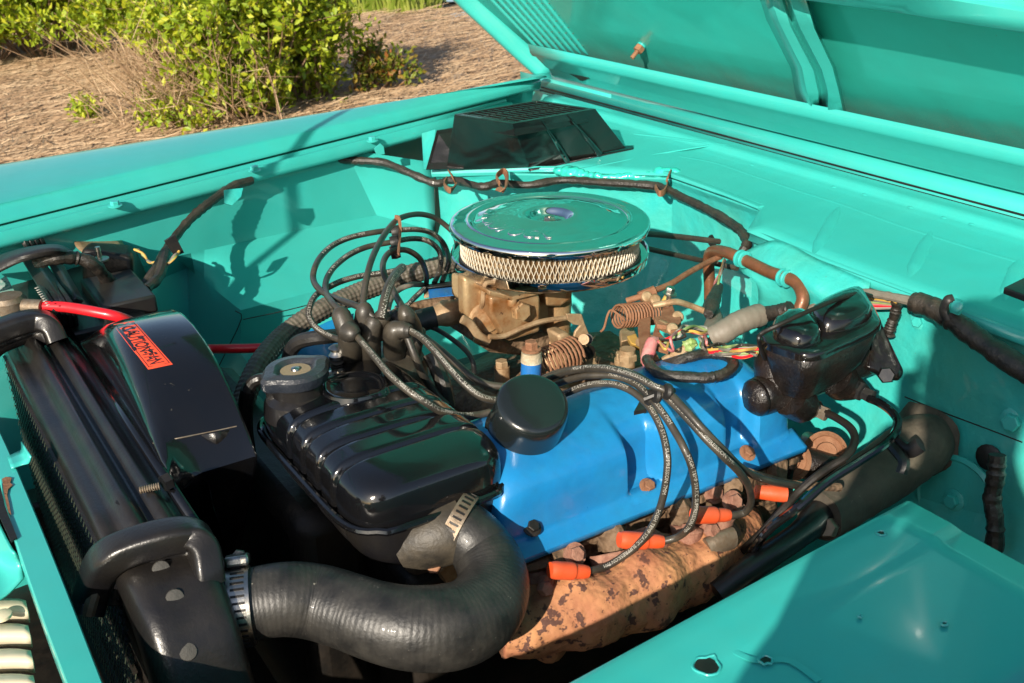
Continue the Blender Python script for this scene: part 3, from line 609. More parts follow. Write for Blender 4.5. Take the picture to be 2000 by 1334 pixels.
g = G().plate([U(0, 548, z=1.03), U(12, 540, z=1.03), U(34, 580, z=1.03), U(0, 590, z=1.03)], .002); g2 = obj('paper_label', g, mat('label_paper', (.55, .58, .55), .7, var=(50, (.08, .35, .28), .9), spots=(90, (.1, .3, .25), .56)), bat)
g = G()
for k in range(4): g.tube([p + np.array([.010 * k, .004 * k, 0]) for p in PZ([(14, 520, 1.0), (8, 480, 1.06), (14, 458, 1.09), (34, 456, 1.10), (52, 480, 1.08), (66, 512, 1.03)])], .0065, 6, 6)
obj('carry_strap', g, m_plas, bat)
g = G()
for k in range(4): g.tube([p + np.array([.009 * k, .0, 0]) for p in PZ([(80, 560, 1.05), (100, 590, 1.06), (112, 615, 1.04), (118, 642, 1.0)])], .0055, 6, 6)
obj('carry_strap', g, m_plas, bat)
bt = thing('battery_tray', (.36, 1.98, .8), 'dark battery hold-down tray edge behind the shroud top', 'battery tray')
g = G().grid([PZ([(128, 632, .99), (200, 612, .99), (262, 604, .985)]), PZ([(130, 655, .96), (205, 640, .95), (268, 625, .95)])], 2); obj('tray_edge', g, m_dark, bt, solid=.004)
g = G().plate(PZ([(125, 632, 1.0), (152, 624, 1.0), (153, 645, .98), (127, 654, .98)]), .004); obj('hold_down_lug', g, m_dsteel, bt); g = G().plate(PZ([(188, 622, 1.0), (200, 618, 1.0), (202, 640, .98), (190, 642, .98)]), .004); obj('hold_down_lug', g, m_dsteel, bt)
g = G().tube(PZ([(60, 604, 1.05), (90, 600, 1.055)]), .012, 12, 0); 
tm = thing('battery_terminal', U(30, 600, z=1.05), 'dull lead terminal clamp at the left end of the red cable', 'battery terminal')
g = G().tube(PZ([(48, 598, 1.055), (84, 600, 1.055)]), .0135, 14, 3); obj('ferrule', g, m_dsteel, tm)
g = G().lathe([(.030, 0), (.032, .02), (.026, .028), (0, .03)], U(20, 606, z=1.03), (0, 0, 1), 20); obj('clamp', g, m_dsteel, tm)
tag(obj('red_battery_cable', G().tube(PZ([(84, 598, 1.055), (130, 600, 1.055), (190, 610, 1.05), (240, 622, 1.035), (300, 650, .98), (360, 676, .90), (400, 681, .86), (450, 681, .86), (500, 680, .86), (540, 676, .86)]), .0095, 12, 8), m_red), 'red cable from the battery passing behind the shroud', 'cable')
# solenoid / regulator on the far wall
rl = thing('starter_relay', U(220, 480, y=2.30), 'rusty topped black relay on the far inner fender beside the battery', 'relay')
g = G().hexbox([U(a, b, y=c) for a, b, c in ((160, 560, 2.20), (270, 600, 2.15), (300, 560, 2.32), (180, 540, 2.34), (158, 484, 2.20), (258, 500, 2.15), (262, 478, 2.30), (170, 470, 2.34))]); obj('relay_body', g, m_dark, rl, bevel=.012, seg=3)
g = G().grid([[U(143, 465, y=2.34), U(190, 466, y=2.35), U(236, 468, y=2.34)], [U(148, 480, y=2.28), U(200, 486, y=2.26), U(252, 498, y=2.24)], [U(160, 492, y=2.23), U(210, 500, y=2.18), U(262, 520, y=2.18)]], 4); obj('rusty_cover', g, m_tan, rl, solid=.003)
g = G().cyl(U(196, 510, y=2.14), U(190, 482, y=2.14), .005); g.lathe([(.018, 0), (.018, .003), (.009, .004)], U(195, 508, y=2.14), (0, 0, 1), 16); obj('terminal_stud', g, m_steel, rl)
g = G().lathe([(.009, 0), (.009, .004), (0, .004)], U(150, 471, y=2.33), (0, -1, .3), 14); obj('mount_bolt', g, m_steel, rl)
def cable(name, label, cat, paths, r, m, group=None, n=10, sm=8, wob=0, flat=1, base=None):
    if len(paths) == 1 or not isinstance(r, (list, tuple)):
        g = G()
        for i, p in enumerate(paths): g.tube(p, r, n, sm, wob=wob, flat=flat, seed=i)
        return tag(obj(name, g, m), label, cat, group)
cable('wiring_loom', 'black taped loom arching over the far end of the battery', 'wiring loom', [PZ([(72, 512, 1.09), (105, 504, 1.10), (150, 504, 1.09), (185, 518, 1.07), (208, 545, 1.03), (240, 580, .98), (262, 625, .90)])], .0125, m_tape, wob=.12)
g = G().grid([PZ([(-60, 530, 1.06), (0, 500, 1.09), (60, 484, 1.11), (112, 480, 1.11), (143, 494, 1.08)]), PZ([(-60, 545, 1.07), (0, 514, 1.10), (60, 495, 1.12), (115, 488, 1.12), (146, 500, 1.08)]), PZ([(-60, 565, 1.06), (0, 530, 1.09), (60, 506, 1.11), (115, 496, 1.11), (143, 504, 1.08)])], 4)
tag(obj('rubber_strip', g, m_rub, solid=.006), 'black rubber sealing strip lying across the battery handle', 'rubber strip')
# harness from the flange down to the corner
cable('wiring_loom', 'black taped loom dropping from the far fender flange to the battery corner', 'wiring loom', [[U(492, 352, y=2.385), U(455, 364, y=2.37), U(415, 392, y=2.34), U(375, 425, y=2.31), U(345, 460, y=2.27), U(322, 495, y=2.20), U(302, 530, y=2.12), U(270, 575, y=2.08)], [U(322, 495, y=2.16), U(310, 540, y=2.08), U(285, 565, y=2.04)]], .0105, m_tape, wob=.12)
g = G().plate([U(320, 470, y=2.13), U(340, 457, y=2.13), U(358, 492, y=2.13), U(340, 500, y=2.13)], .006); tag(obj('loom_clip', g, m_rub), 'folded black rubber clip wrapped on the loom near the battery', 'clip')
for i, (c, m_) in enumerate((((318, 500), m_yel), ((322, 505), m_grn), ((326, 497), m_gry))):
    g = G().tube([U(312, 500 + i * 3, y=2.15), U(325, 515 + i * 2, y=2.12), U(340, 505 - i * 3, y=2.11), U(350, 490 + i * 2, y=2.12)], .0025, 6, 5)
    g.tube([U(262 + i * 4, 487, y=2.22), U(280, 496 + i * 3, y=2.2), U(290, 512 - i, y=2.18), U(305, 512 + i * 2, y=2.16)], .0025, 6, 5)
    tag(obj('thin_wire', g, m_), ['yellow', 'green', 'grey'][i] + ' thin wire bared where the loom meets the battery corner', 'wire')
# long harness over the firewall
yl_ = [U(628, 310, z=1.085), U(660, 313, z=1.075), U(700, 314, z=1.07), U(750, 318, z=1.065), U(800, 338, z=1.05), U(850, 358, z=1.03), U(885, 352, z=1.035), U(940, 365, z=1.035), U(975, 358, z=1.04), U(1030, 362, z=1.045), U(1100, 352, z=1.05), U(1170, 356, z=1.055), U(1240, 360, z=1.06), U(1290, 366, z=1.06), U(1330, 384, z=1.06), U(1380, 408, z=1.055), U(1425, 434, z=1.055), U(1450, 455, z=1.05), U(1458, 480, z=1.04), U(1440, 503, z=1.02)]
cable('wiring_loom', 'long brown-black taped loom running along the firewall rail behind the air cleaner', 'wiring loom', [yl_], [.009, .010, .012, .013, .011, .013, .012, .013, .015, .016, .016, .014] if False else .0098, m_tape, wob=.13, sm=7)
mcl = m_tape
for (pts, lab) in ((((873, 350), (868, 362), (880, 372), (890, 360), (884, 345), (878, 336)), 'brown strap clip on the firewall loom left of the air cleaner'), (((975, 358), (970, 345), (983, 334), (990, 345), (986, 370), (972, 368)), 'brown strap clip on the firewall loom directly above the air cleaner'), (((1280, 366), (1288, 378), (1300, 372), (1305, 352), (1309, 336), (1303, 350)), 'brown strap clip on the firewall loom right of the sealant bead')):
    g = G().tube([U(a, b, z=1.065 if i < 4 else 1.085) for i, (a, b) in enumerate(pts)], .008, 6, 5, flat=.3); tag(obj('loom_clip', g, m_rust), lab, 'clip')
# ------------------------------------------------------------------ expansion tank
tk = thing('expansion_tank', (.54, 1.27, .88), 'glossy black ribbed coolant expansion tank in the foreground', 'coolant tank')
TX0, TX1, TY0, TY1, TZ = .425, .655, 1.075, 1.465, .983
cx_, cy_, hw, hl = (TX0 + TX1) / 2, (TY0 + TY1) / 2, (TX1 - TX0) / 2, (TY1 - TY0) / 2
gro = [.215, .345, .475, .605]
def tankpt(s, a, H, up=1, grow=0):
    """s along y 0..1 (near..far), a 0..pi across"""
    e = 2 * s - 1; fr_ = max(0, 1 - abs(e) ** 7) ** (1 / 5.0)
    y = cy_ + hl * e; c, n_ = math.cos(a), math.sin(a)
    k = .42 if up > 0 else .55
    X = np.sign(c) * abs(c) ** k; Z = abs(n_) ** (k * 1.15)
    g_ = 0 if grow == .0075 else sum(math.exp(-((s - q) / .0115) ** 2) for q in gro) * .0125
    if s > .74: g_ += 0.0
    h = H * (1 - .0 * s)
    return np.array([cx_ + X * (hw * fr_ + grow - g_ * .8 * (1 if fr_ > .5 else 0)), y, TZ + up * (Z * max(0, h * (fr_ ** .9) - g_))])
ss = np.concatenate([[0, .003, .008, .015, .03, .05, .08, .11, .14], np.linspace(.16, .66, 76), np.linspace(.68, .90, 8), [.93, .96, .975, .985, .993, .998, 1]])
aa = [math.pi * (.5 - .5 * math.cos(math.pi * i / 44)) * .5 * 2 for i in range(45)]
g = G().grid([[tankpt(s, a, .066) for a in aa] for s in ss]); up_ = obj('upper_shell', g, m_black, tk, ang=60); btk = g.bvh()
g = G().grid([[tankpt(s, a, .085, -1, -.006) for a in aa] for s in ss[::1]]); obj('lower_shell', g, m_blackd, tk, ang=60)
ring = [tankpt(s, math.pi, .06, 1, .0075) for s in ss] + [tankpt(s, 0, .06, 1, .0075) for s in ss[::-1]]
ring = [np.array([p[0], p[1] + (.006 if p[1] > cy_ else -.006) * (abs(p[1] - cy_) > hl * .98), TZ]) for p in ring]
g = G(); rr_ = ring + [ring[0]]; g.tube(rr_, .0052, 8, 0, caps=False); obj('rolled_seam', g, m_black, tk)
# filler neck and pressure cap
pc = U(583, 770, z=1.045)
g = G().lathe([(.052, -.03), (.047, -.004), (.037, .004), (.036, .022), (.044, .026)], pc, (0, 0, 1), 36); obj('filler_neck', g, m_blackd, tk)
capg = G().lathe([(.045, 0), (.047, .004), (.047, .014), (.043, .019), (.030, .021), (.026, .019), (.022, .015), (.006, .015), (.005, .018), (0, .018)], pc + np.array([0, 0, .024]), (0, 0, 1), 64, lobes=2, lob=.24, ph=-.5)
cpo = tag(obj('pressure_cap', capg, mat('embossed_black_cap', (.012, .016, .024), .3, 0, .3, var=(30, (.03, .035, .045), .6), dust=((.3, .24, .15), .12), bump=(1, 110)), tk, ang=30), '', '')
del cpo['label'], cpo['category']
g = G().lathe([(.022, .0155), (.006, .0156)], pc + np.array([0, 0, .024]), (0, 0, 1), 32); obj('cap_centre', g, mat('dusty_cap_centre', (.26, .20, .12), .7, bump=(.4, 300)), cpo)
g = G().lathe([(.007, .0156), (.006, .0185), (0, .0195)], pc + np.array([0, 0, .024]), (0, 0, 1), 16); obj('cap_rivet', g, m_steel, cpo)
# round dimple with a lobed rim
dm = U(692, 752, z=1.052)
g = G().lathe([(.050, -.006), (.047, .003), (.042, .004), (.037, .0005), (.034, -.001), (.02, -.0005), (0, -.001)], dm - np.array([0, 0, .002]), (0, 0, 1), 40, lobes=2, lob=.16, ph=1.9); obj('pressed_dimple', g, m_black, tk, ang=60)
# spigot and overflow
g = G().tube(PZ([(800, 1060, .93), (850, 1045, .945), (900, 1030, .95)]), .043, 24, 4); obj('spigot', g, m_spig, tk)
g = G().tube([pc + np.array([-.035, .01, .005]), U(520, 742, z=1.05), U(497, 745, z=1.045), U(483, 765, z=1.03)], .009, 10, 5); obj('overflow_pipe', g, m_blackd, tk)
cable('overflow_hose', 'thin black overflow hose hanging from the filler neck of the tank', 'hose', [PZ([(486, 758, 1.035), (480, 790, 1.0), (480, 840, .95), (486, 890, .90), (484, 960, .84)])], .0115, m_rub)
g = G().grid([PZ([(590, 960, .97), (606, 1000, .93), (612, 1030, .9)]), PZ([(606, 975, .97), (622, 1020, .93), (622, 1050, .9)])], 2)
# big ribbed hose
hp = [(415, 1190, .935), (450, 1188, .935), (500, 1178, .935), (560, 1170, .935), (620, 1176, .925), (680, 1194, .92), (740, 1214, .915), (800, 1226, .91), (865, 1226, .905), (915, 1212, .90), (948, 1182, .90), (962, 1146, .905), (958, 1108, .915), (942, 1076, .925), (922, 1052, .94), (895, 1030, .95)]
hr = [.043, .043, .044, .045, .046, .046, .047, .049, .051, .052, .051, .0495, .047, .044, .041, .040]
P_ = cr(PZ(hp), 40); T_, N_, B_ = frames(P_)
L_ = np.concatenate([[0], np.cumsum([np.linalg.norm(b - a) for a, b in zip(P_[:-1], P_[1:])])]); nn = int(L_[-1] / .0011)
PP = [np.array([np.interp(x, L_, [p[i] for p in P_]) for i in range(3)]) for x in np.linspace(0, L_[-1], nn)]
rb = np.interp(np.linspace(0, 1, nn), np.linspace(0, 1, len(hr)), hr) + .00010 * np.sin(np.linspace(0, L_[-1], nn) * 2 * math.pi / .0062)
g = G().tube(PP, list(rb), 40, 0)
big = tag(obj('radiator_hose', g, m_hose, ang=80), 'thick ribbed black radiator hose curving across the foreground', 'hose')
def band_clamp(name, label, p, ax, r, wd, m_, sa, slots=36, arc=None, screw=0.0, sm=None):
    th = thing(name, p, label, 'hose clamp'); ax = nrm(ax); e = nrm(np.cross(ax, [0, 0, 1])); f_ = np.cross(ax, e)
    # e, f_ span the section; screw housing at angle sa
    g = G(); g.lathe([(r, -wd / 2), (r + .0015, -wd / 2), (r + .0015, wd / 2), (r, wd / 2)], p, ax, 60); bd = obj('band', g, m_, th)
    g = G()
    for k in range(slots):
        a = 2 * math.pi * k / slots; d = e * math.cos(a) + f_ * math.sin(a); t = np.cross(ax, d)
        g.box(np.array(p) + d * (r + .0018), (.0012, .0028, wd * .62), np.stack([d, t, ax]).T)
    obj('band_slot', g, m_dark, bd)
    d = e * math.cos(sa) + f_ * math.sin(sa); t = np.cross(ax, d); c = np.array(p) + d * (r + .009)
    R_ = np.stack([d, t, ax]).T
    g = G().box(c, (.013, .026, wd * 1.15), R_); hs = obj('screw_housing', g, sm or m_, th, bevel=.004, seg=3)
    g = G(); g.cyl(c - t * .022, c + t * .010, .0062, n=12); g.hexa(c - t * .018, -t, .0095, .010); obj('worm_screw', g, m_rust if screw else (sm or m_), th)
P0, P1 = PZ([(458, 1186, .935), (500, 1180, .935)]); band_clamp('hose_clamp', 'shiny slotted steel clamp where the big hose leaves the radiator', P0 + (P1 - P0) * .35, P1 - P0, .0465, .026, m_steel, math.radians(-115))
P0, P1 = PZ([(882, 1022, .953), (915, 1040, .943)]); band_clamp('hose_clamp', 'dusty slotted clamp with rusty screw at the tank end of the big hose', P0 + (P1 - P0) * .3, P1 - P0, .047, .020, m_dsteel, math.radians(60), screw=1, sm=m_tan)
# ------------------------------------------------------------------ air cleaner
AC = U(1073, 427, z=1.157); AN = nrm((.01, -.005, 1))
ac = thing('air_cleaner', AC - np.array([0, 0, .09]), 'round chrome air cleaner with cream mesh filter on top of the carburettor', 'air cleaner')
R0 = .178
lidp = [(R0, -.016), (R0 + .0015, -.010), (R0, -.003), (R0 - .006, 0), (R0 - .028, .0012), (R0 - .033, .0035), (R0 - .038, .0012), (R0 - .042, 0), (.115, .0045), (.10, .0065), (.075, .0085), (.048, .0095), (.041, .007), (.034, -.002), (.026, -.006), (.015, -.0062), (.0, -.0062)]
lidc = cr([(r, h, 0) for r, h in lidp], 5)
gl = G().lathe([(max(p[0], 0), p[1]) for p in lidc], AC, AN, 144); lid = obj('lid', gl, m_lid, ac, ang=60); bl = gl.bvh()
g = G().lathe([(R0 - .001, -.001), (R0 - .001, -.016)], AC, AN, 144); 
g = G().lathe([(.013, -.0062), (.013, -.0045), (.011, -.004)], AC, AN, 24); g.lathe([(.0105, -.004), (.0105, .002), (.0085, .004)], AC, AN, 6); g.cyl(AC + AN * .003, AC + AN * .005, .004, n=10); obj('centre_nut', g, m_steel, ac)
# raised script on the lid
V, F = text_geo('Edelbrock', shear=.35, res=4)
A0 = U(946, 412, z=1.157) - AC; A1 = U(1082, 462, z=1.157) - AC; r0 = .098
a0, a1 = math.atan2(A0[1], A0[0]), math.atan2(A1[1], A1[0])
if a1 < a0: a1 += 2 * math.pi
W_ = V[:, 0].max(); hh = .070
def arcp(x, y, h=0):
    a = a0 + (a1 - a0) * x / W_; r = r0 + .022 - y * hh
    u = AC + np.array([math.cos(a) * r, math.sin(a) * r, 0]); return u + AN * (.0045 + .004 * max(0, 1 - abs(r - .07) / .06) + h)
c = bpy.data.curves.new('t', 'FONT'); c.body = 'Edelbrock'; c.shear = .35; c.size = 1; c.extrude = .012; c.bevel_depth = .022; c.bevel_resolution = 2; c.resolution_u = 3; c.offset = -.01
o = bpy.data.objects.new('t', c); COL.objects.link(o); dg = bpy.context.evaluated_depsgraph_get(); me = o.evaluated_get(dg).to_mesh()
V3 = [tuple(v.co) for v in me.vertices]; F3 = [tuple(p.vertices) for p in me.polygons]; bpy.data.objects.remove(o)
obj('raised_lettering', G().add([arcp(p[0], p[1], p[2] * .04) for p in V3], F3), m_lid, lid, ang=70)
PB = AC - AN * .069
g = G().lathe([(p[0], p[1]) for p in ((.03, -.010), (.13, -.009), (.168, -.0075), (.1765, -.005), (.1785, -.001), (.1785, .0125), (.1765, .0135), (.1745, .005), (.165, .003), (.13, .004), (.03, .004))], PB, AN, 144); obj('base_pan', g, m_chrome, ac, ang=50)
g = G().lathe([(.162, .0), (.164, .006), (.150, .007)], PB + AN * .002, AN, 96); g.lathe([(.150, .050), (.163, .050), (.163, .055)], PB, AN, 96); obj('filter_seal', g, m_rub, ac)
# pleated paper, counted in hundreds: one part
g = G(); n = 230; vs = []
for k in range(n * 2):
    a = math.pi * k / n; r = .1565 if k % 2 else .145; r += .001 * rng.randn() * .7
    for h in (.006, .030, .055): vs.append(PB + np.array([math.cos(a) * r, math.sin(a) * r, 0]) + AN * h)
g.add(vs, [(k * 3 + j, ((k + 1) % (2 * n)) * 3 + j, ((k + 1) % (2 * n)) * 3 + j + 1, k * 3 + j + 1) for k in range(2 * n) for j in range(2)])
o = obj('paper_pleats', g, m_pleat, ac, smooth=False); o['kind'] = 'stuff'
g = G(); n = 112; rows = 4; hgt = .049 / rows
for k in range(n):
    for j in range(rows):
        a = 2 * math.pi * (k + .5 * (j % 2)) / n; da = math.pi / n
        for sgn in (-1, 1):
            for up in (0, 1):
                h0 = .006 + hgt * j; 
                if up: A_, B_ = (a, h0), (a + sgn * da, h0 + hgt)
                else: continue
                p = PB + np.array([math.cos(A_[0]) * .1605, math.sin(A_[0]) * .1605, 0]) + AN * A_[1]; q = PB + np.array([math.cos(B_[0]) * .1605, math.sin(B_[0]) * .1605, 0]) + AN * B_[1]
                g.tube([p, q], .00095, 4, 1, caps=False)
o = obj('expanded_mesh', g, m_mesh, ac); o['kind'] = 'stuff'
# ------------------------------------------------------------------ carburettor
cb = thing('carburettor', (.97, 1.52, .9), 'tan and rust stained cast carburettor under the air cleaner', 'carburettor')
def slab(pts, y0, y1):
    """outline seen on plane y0 pushed back to y1"""
    P = [U(u, v, y=y0) for u, v in pts]; return G().plate(P, y1 - y0, nv=(0, -1, 0))
g = slab([(905, 545), (1118, 562), (1120, 600), (1060, 640), (905, 590)], 1.525, 1.570); obj('air_horn', g, m_alu, cb, bevel=.006, seg=3)
g = slab([(958, 580), (1050, 572), (1056, 580), (1056, 648), (995, 668), (978, 650), (958, 612)], 1.470, 1.540); bowl = obj('float_bowl', g, m_alu, cb, bevel=.007, seg=3)
g = slab([(956, 568), (1000, 580), (1064, 566), (1066, 573), (1000, 588), (956, 577)], 1.462, 1.540); obj('bowl_cover', g, m_alu, cb, bevel=.002)
g = slab([(907, 540), (960, 560), (958, 650), (930, 655), (910, 620)], 1.510, 1.540); obj('choke_housing', g, m_alu, cb, bevel=.008, seg=3)
g = slab([(1064, 566), (1120, 562), (1119, 585), (1095, 600), (1066, 598)], 1.490, 1.560); obj('fuel_chamber', g, m_alu, cb, bevel=.006, seg=3)
g = G().tube([U(1084, 590, y=1.540), U(1084, 640, y=1.540), U(1080, 670, y=1.540), U(1078, 700, y=1.540)], [.030, .029, .032, .05], 16, 4); obj('throttle_body', g, m_alu, cb)
g = slab([(928, 640), (1000, 668), (1060, 650), (1130, 660), (1135, 690), (1060, 700), (960, 690), (925, 668)], 1.520, 1.670); obj('throttle_plate', g, m_iron, cb, bevel=.006)
c0 = U(1014, 607, y=1.465); g = G().hexa(c0, (0, -1, .1), .017, .014); obj('bowl_plug', g, m_alu, cb)
c0 = U(948, 625, y=1.505); g = G().lathe([(.032, -.01), (.032, .006), (.028, .010), (.02, .011), (.018, .016), (.0, .018)], c0, (-.25, -1, .15), 28); acp = obj('diaphragm_cover', g, m_alu, cb)
g = G().grid([[U(940, 600, y=1.490), U(966, 606, y=1.490)], [U(932, 628, y=1.485), U(968, 640, y=1.480)], [U(945, 655, y=1.490), U(966, 660, y=1.485)]], 2); 
for (u, v, y_) in ((962, 566, 1.50), (912, 556, 1.54), (958, 622, 1.50), (935, 655, 1.50), (1000, 582, 1.47)):
    p = U(u, v, y=y_); g = G().lathe([(.009, -.012), (.009, .0), (.007, .003), (0, .0035)], p, (0, -.2, 1), 14); obj('screw', g, m_alu, cb)
g = G().tube([U(967, 551, y=1.490), U(950, 553, y=1.490), U(945, 565, y=1.490), U(943, 590, y=1.490), U(940, 600, y=1.500)], .0042, 8, 6); obj('vent_tube', g, m_tan, cb)
g = G().tube([U(840, 622, y=1.570), U(870, 612, y=1.570), U(905, 607, y=1.570)], [.014, .024, .021], 18, 3); g.lathe([(.026, 0), (.028, .004), (.026, .010)], U(900, 606, y=1.570), (1, 0, 0), 20); obj('fuel_inlet', g, m_tan, cb)
g = G().tube([U(902, 623, y=1.470), U(918, 632, y=1.470), U(935, 655, y=1.465), U(955, 668, y=1.465)], .0075, 8, 4, flat=.5); obj('pump_lever', g, m_tan, cb)
g = G().tube([U(955, 658, y=1.455), U(985, 656, y=1.455), U(1020, 640, y=1.455), U(1060, 627, y=1.455), U(1110, 620, y=1.455)], .0045, 8, 5); obj('link_rod', g, m_tan, cb)
# throttle arm plate
g = G().plate([U(u, v, y=1.37) for u, v in ((1106, 613), (1137, 614), (1142, 630), (1150, 650), (1156, 676), (1165, 690), (1163, 705), (1172, 716), (1150, 718), (1138, 706), (1131, 690), (1133, 672), (1120, 664), (1124, 648), (1134, 636), (1120, 634), (1110, 626))], .005, nv=(0, -1, 0)); arm = obj('throttle_arm', g, m_tan, cb, bevel=.0015)
g = G().lathe([(.0125, 0), (.0125, .001), (0, .001)], U(1150, 688, y=1.364), (0, -1, 0), 20); h_ = obj('arm_hole', g, m_dark, arm); h_.scale = (1, 1, 1)
g = G().cyl(U(1140, 663, y=1.37), U(1140, 663, y=1.345), .009, n=14); obj('pivot_pin', g, m_tan, arm)
g = G().cyl(U(1148, 662, y=1.37), U(1148, 662, y=1.355), .0085, n=14); obj('pivot_cap', g, m_dark, arm)
g = slab([(1090, 655), (1110, 650), (1130, 668), (1128, 700), (1100, 690)], 1.40, 1.44); obj('throttle_housing', g, m_tan, cb, bevel=.005)
def spring(name, label, a, b, r, n, wr, m_, ends=(None, None), parent=None, fan=0):
    a, b = np.array(a), np.array(b); ax = nrm(b - a); e = nrm(np.cross(ax, [0, 0, 1])); f_ = np.cross(ax, e); L = np.linalg.norm(b - a); P = []
    k = n * 14
    for i in range(k + 1):
        t = i / k; an = 2 * math.pi * n * t; P.append(a + ax * L * t + (e * math.cos(an) + f_ * math.sin(an)) * r * (1 - fan * t))
    if ends[0] is not None: P = cr([np.array(q) for q in ends[0]] + [P[0]], 4)[:-1] + P
    if ends[1] is not None: P = P + cr([P[-1]] + [np.array(q) for q in ends[1]], 4)[1:]
    g = G().tube(P, wr, 6, 0); return tag(obj(name, g, m_), label, 'spring')
spring('return_spring', 'dark rusty coil spring slanting between blue bolt post and throttle arm', U(1052, 716, y=1.36), U(1124, 686, y=1.36), .026, 10, .0021, m_rust, (None, [U(1128, 672, y=1.36), U(1136, 664, y=1.35)]))
spring('return_spring', 'reddish horizontal coil spring right of the carburettor on the linkage', U(1206, 618, y=1.40), U(1290, 610, y=1.40), .020, 15, .0021, m_rust, ([U(1173, 648, y=1.40), U(1180, 640, y=1.40), U(1187, 615, y=1.40), U(1196, 606, y=1.40)], [U(1298, 598, y=1.39)]))
# intake bolt with blue sleeve
ib = thing('intake_bolt', U(1038, 738, y=1.33), 'rusty hex bolt standing in a blue and white painted post below the carburettor', 'bolt')
g = G().cyl(U(1036, 745, y=1.34), U(1038, 704, y=1.34), .0165, n=20); obj('post', g, m_blued, ib)
g = G().cyl(U(1038, 706, y=1.34), U(1038, 687, y=1.34), .0175, .016, n=20); obj('collar', g, mat('chalky_white_paint', (.5, .45, .33), .8, var=(60, (.3, .2, .1), .8), bump=(.6, 200)), ib)
p = U(1038, 684, y=1.34); g = G().lathe([(.016, 0), (.016, .003), (.012, .004)], p, (0, 0, 1), 20).hexa(p + np.array([0, 0, .004]), (0, 0, 1), .011, .012); obj('hex_head', g, m_rust, ib)
# ------------------------------------------------------------------ engine block, intake manifold, cylinder head
eng = thing('engine', (.85, 1.45, .4), 'dirty brown cast iron engine between the two blue rocker covers', 'engine')
g = G().box((.87, 1.47, .66), (.70, .62, .34)); obj('block', g, m_dark, eng, bevel=.02); g = G().box((.47, 1.60, .66), (.12, .62, .46)); obj('added_dark_box', g, m_dark, eng, bevel=.03)  # second box is an added dark filler for the shade ahead of the block
g = G().grid(denserows([[(x, 1.72, .84 + .02 * math.sin(i * 2)) for i, x in enumerate((.60, .72, .84, .96, 1.08, 1.2))], [(x, 1.60, .87 + .012 * math.sin(i * 3)) for i, x in enumerate((.60, .72, .84, .96, 1.08, 1.2))], [(x, 1.48, .87) for x in (.60, .72, .84, .96, 1.08, 1.2)], [(x, 1.36, .875 + .018 * math.sin(i * 2.4 + 1)) for i, x in enumerate((.60, .72, .84, .96, 1.08, 1.2))], [(x, 1.26, .90) for x in (.60, .72, .84, .96, 1.08, 1.2)], [(x, 1.22, .86) for x in (.60, .72, .84, .96, 1.08, 1.2)], [(x, 1.22, .7) for x in (.60, .72, .84, .96, 1.08, 1.2)]], 2, 2, True))
intk = obj('intake_manifold', g, m_iron, eng, solid=.01)
for x in (.70, .82, .94, 1.06):
    g = G().tube([(x, 1.50, .875), (x + .005, 1.42, .885), (x, 1.34, .885), (x, 1.27, .89)], [.034, .03, .027, .032], 14, 4, wob=.04); obj('intake_runner', g, m_iron, intk)
for u, v in ((1060, 662), (1190, 735), (980, 716), (1215, 700)):
    p = U(u, v, z=.925); g = G().cyl(p - np.array([0, 0, .04]), p, .014, n=14); g.hexa(p, (0, 0, 1), .012, .012); obj('manifold_bolt', g, m_tan, intk)
# near head below the rocker cover
hg = denserows([[(x, 1.085, .905) for x in (.60, .75, .9, 1.05, 1.16)], [(x, 1.06, .893) for x in (.60, .75, .9, 1.05, 1.16)], [(x, 1.055 + .012 * math.sin(i * 4), .865) for i, x in enumerate((.60, .75, .9, 1.05, 1.16))], [(x, 1.075, .83) for x in (.60, .75, .9, 1.05, 1.16)], [(x, 1.085 + .01 * math.sin(i * 5), .79) for i, x in enumerate((.60, .75, .9, 1.05, 1.16))], [(x, 1.10, .70) for x in (.60, .75, .9, 1.05, 1.16)]], 3, 6, True)
R2 = np.random.RandomState(11)
hg = [[p + np.array([0, .006, .004]) * R2.randn() for p in r] for r in hg]
headp = obj('cylinder_head', G().grid(hg), m_iron, eng, solid=.006, ang=60)
for x in (.70, .785, .905, 1.0, 1.10):
    g = G().tube([(x, 1.065, .885), (x + .004, 1.045, .868), (x, 1.035, .845)], [.018, .022, .014], 14, 5); lump(g, .008, 40, x * 9); obj('casting_boss', g, m_iron, headp)
for u, v in ((1123, 1083), (1172, 1030), (1395, 962), (1432, 980), (1330, 985)):
    p = U(u, v, z=.875); g = G().hexa(p, (.0, -.8, .5), .011, .010); g.lathe([(.017, -.004), (.017, .001)], p, (.0, -.8, .5), 16); obj('head_bolt', g, m_port, headp)
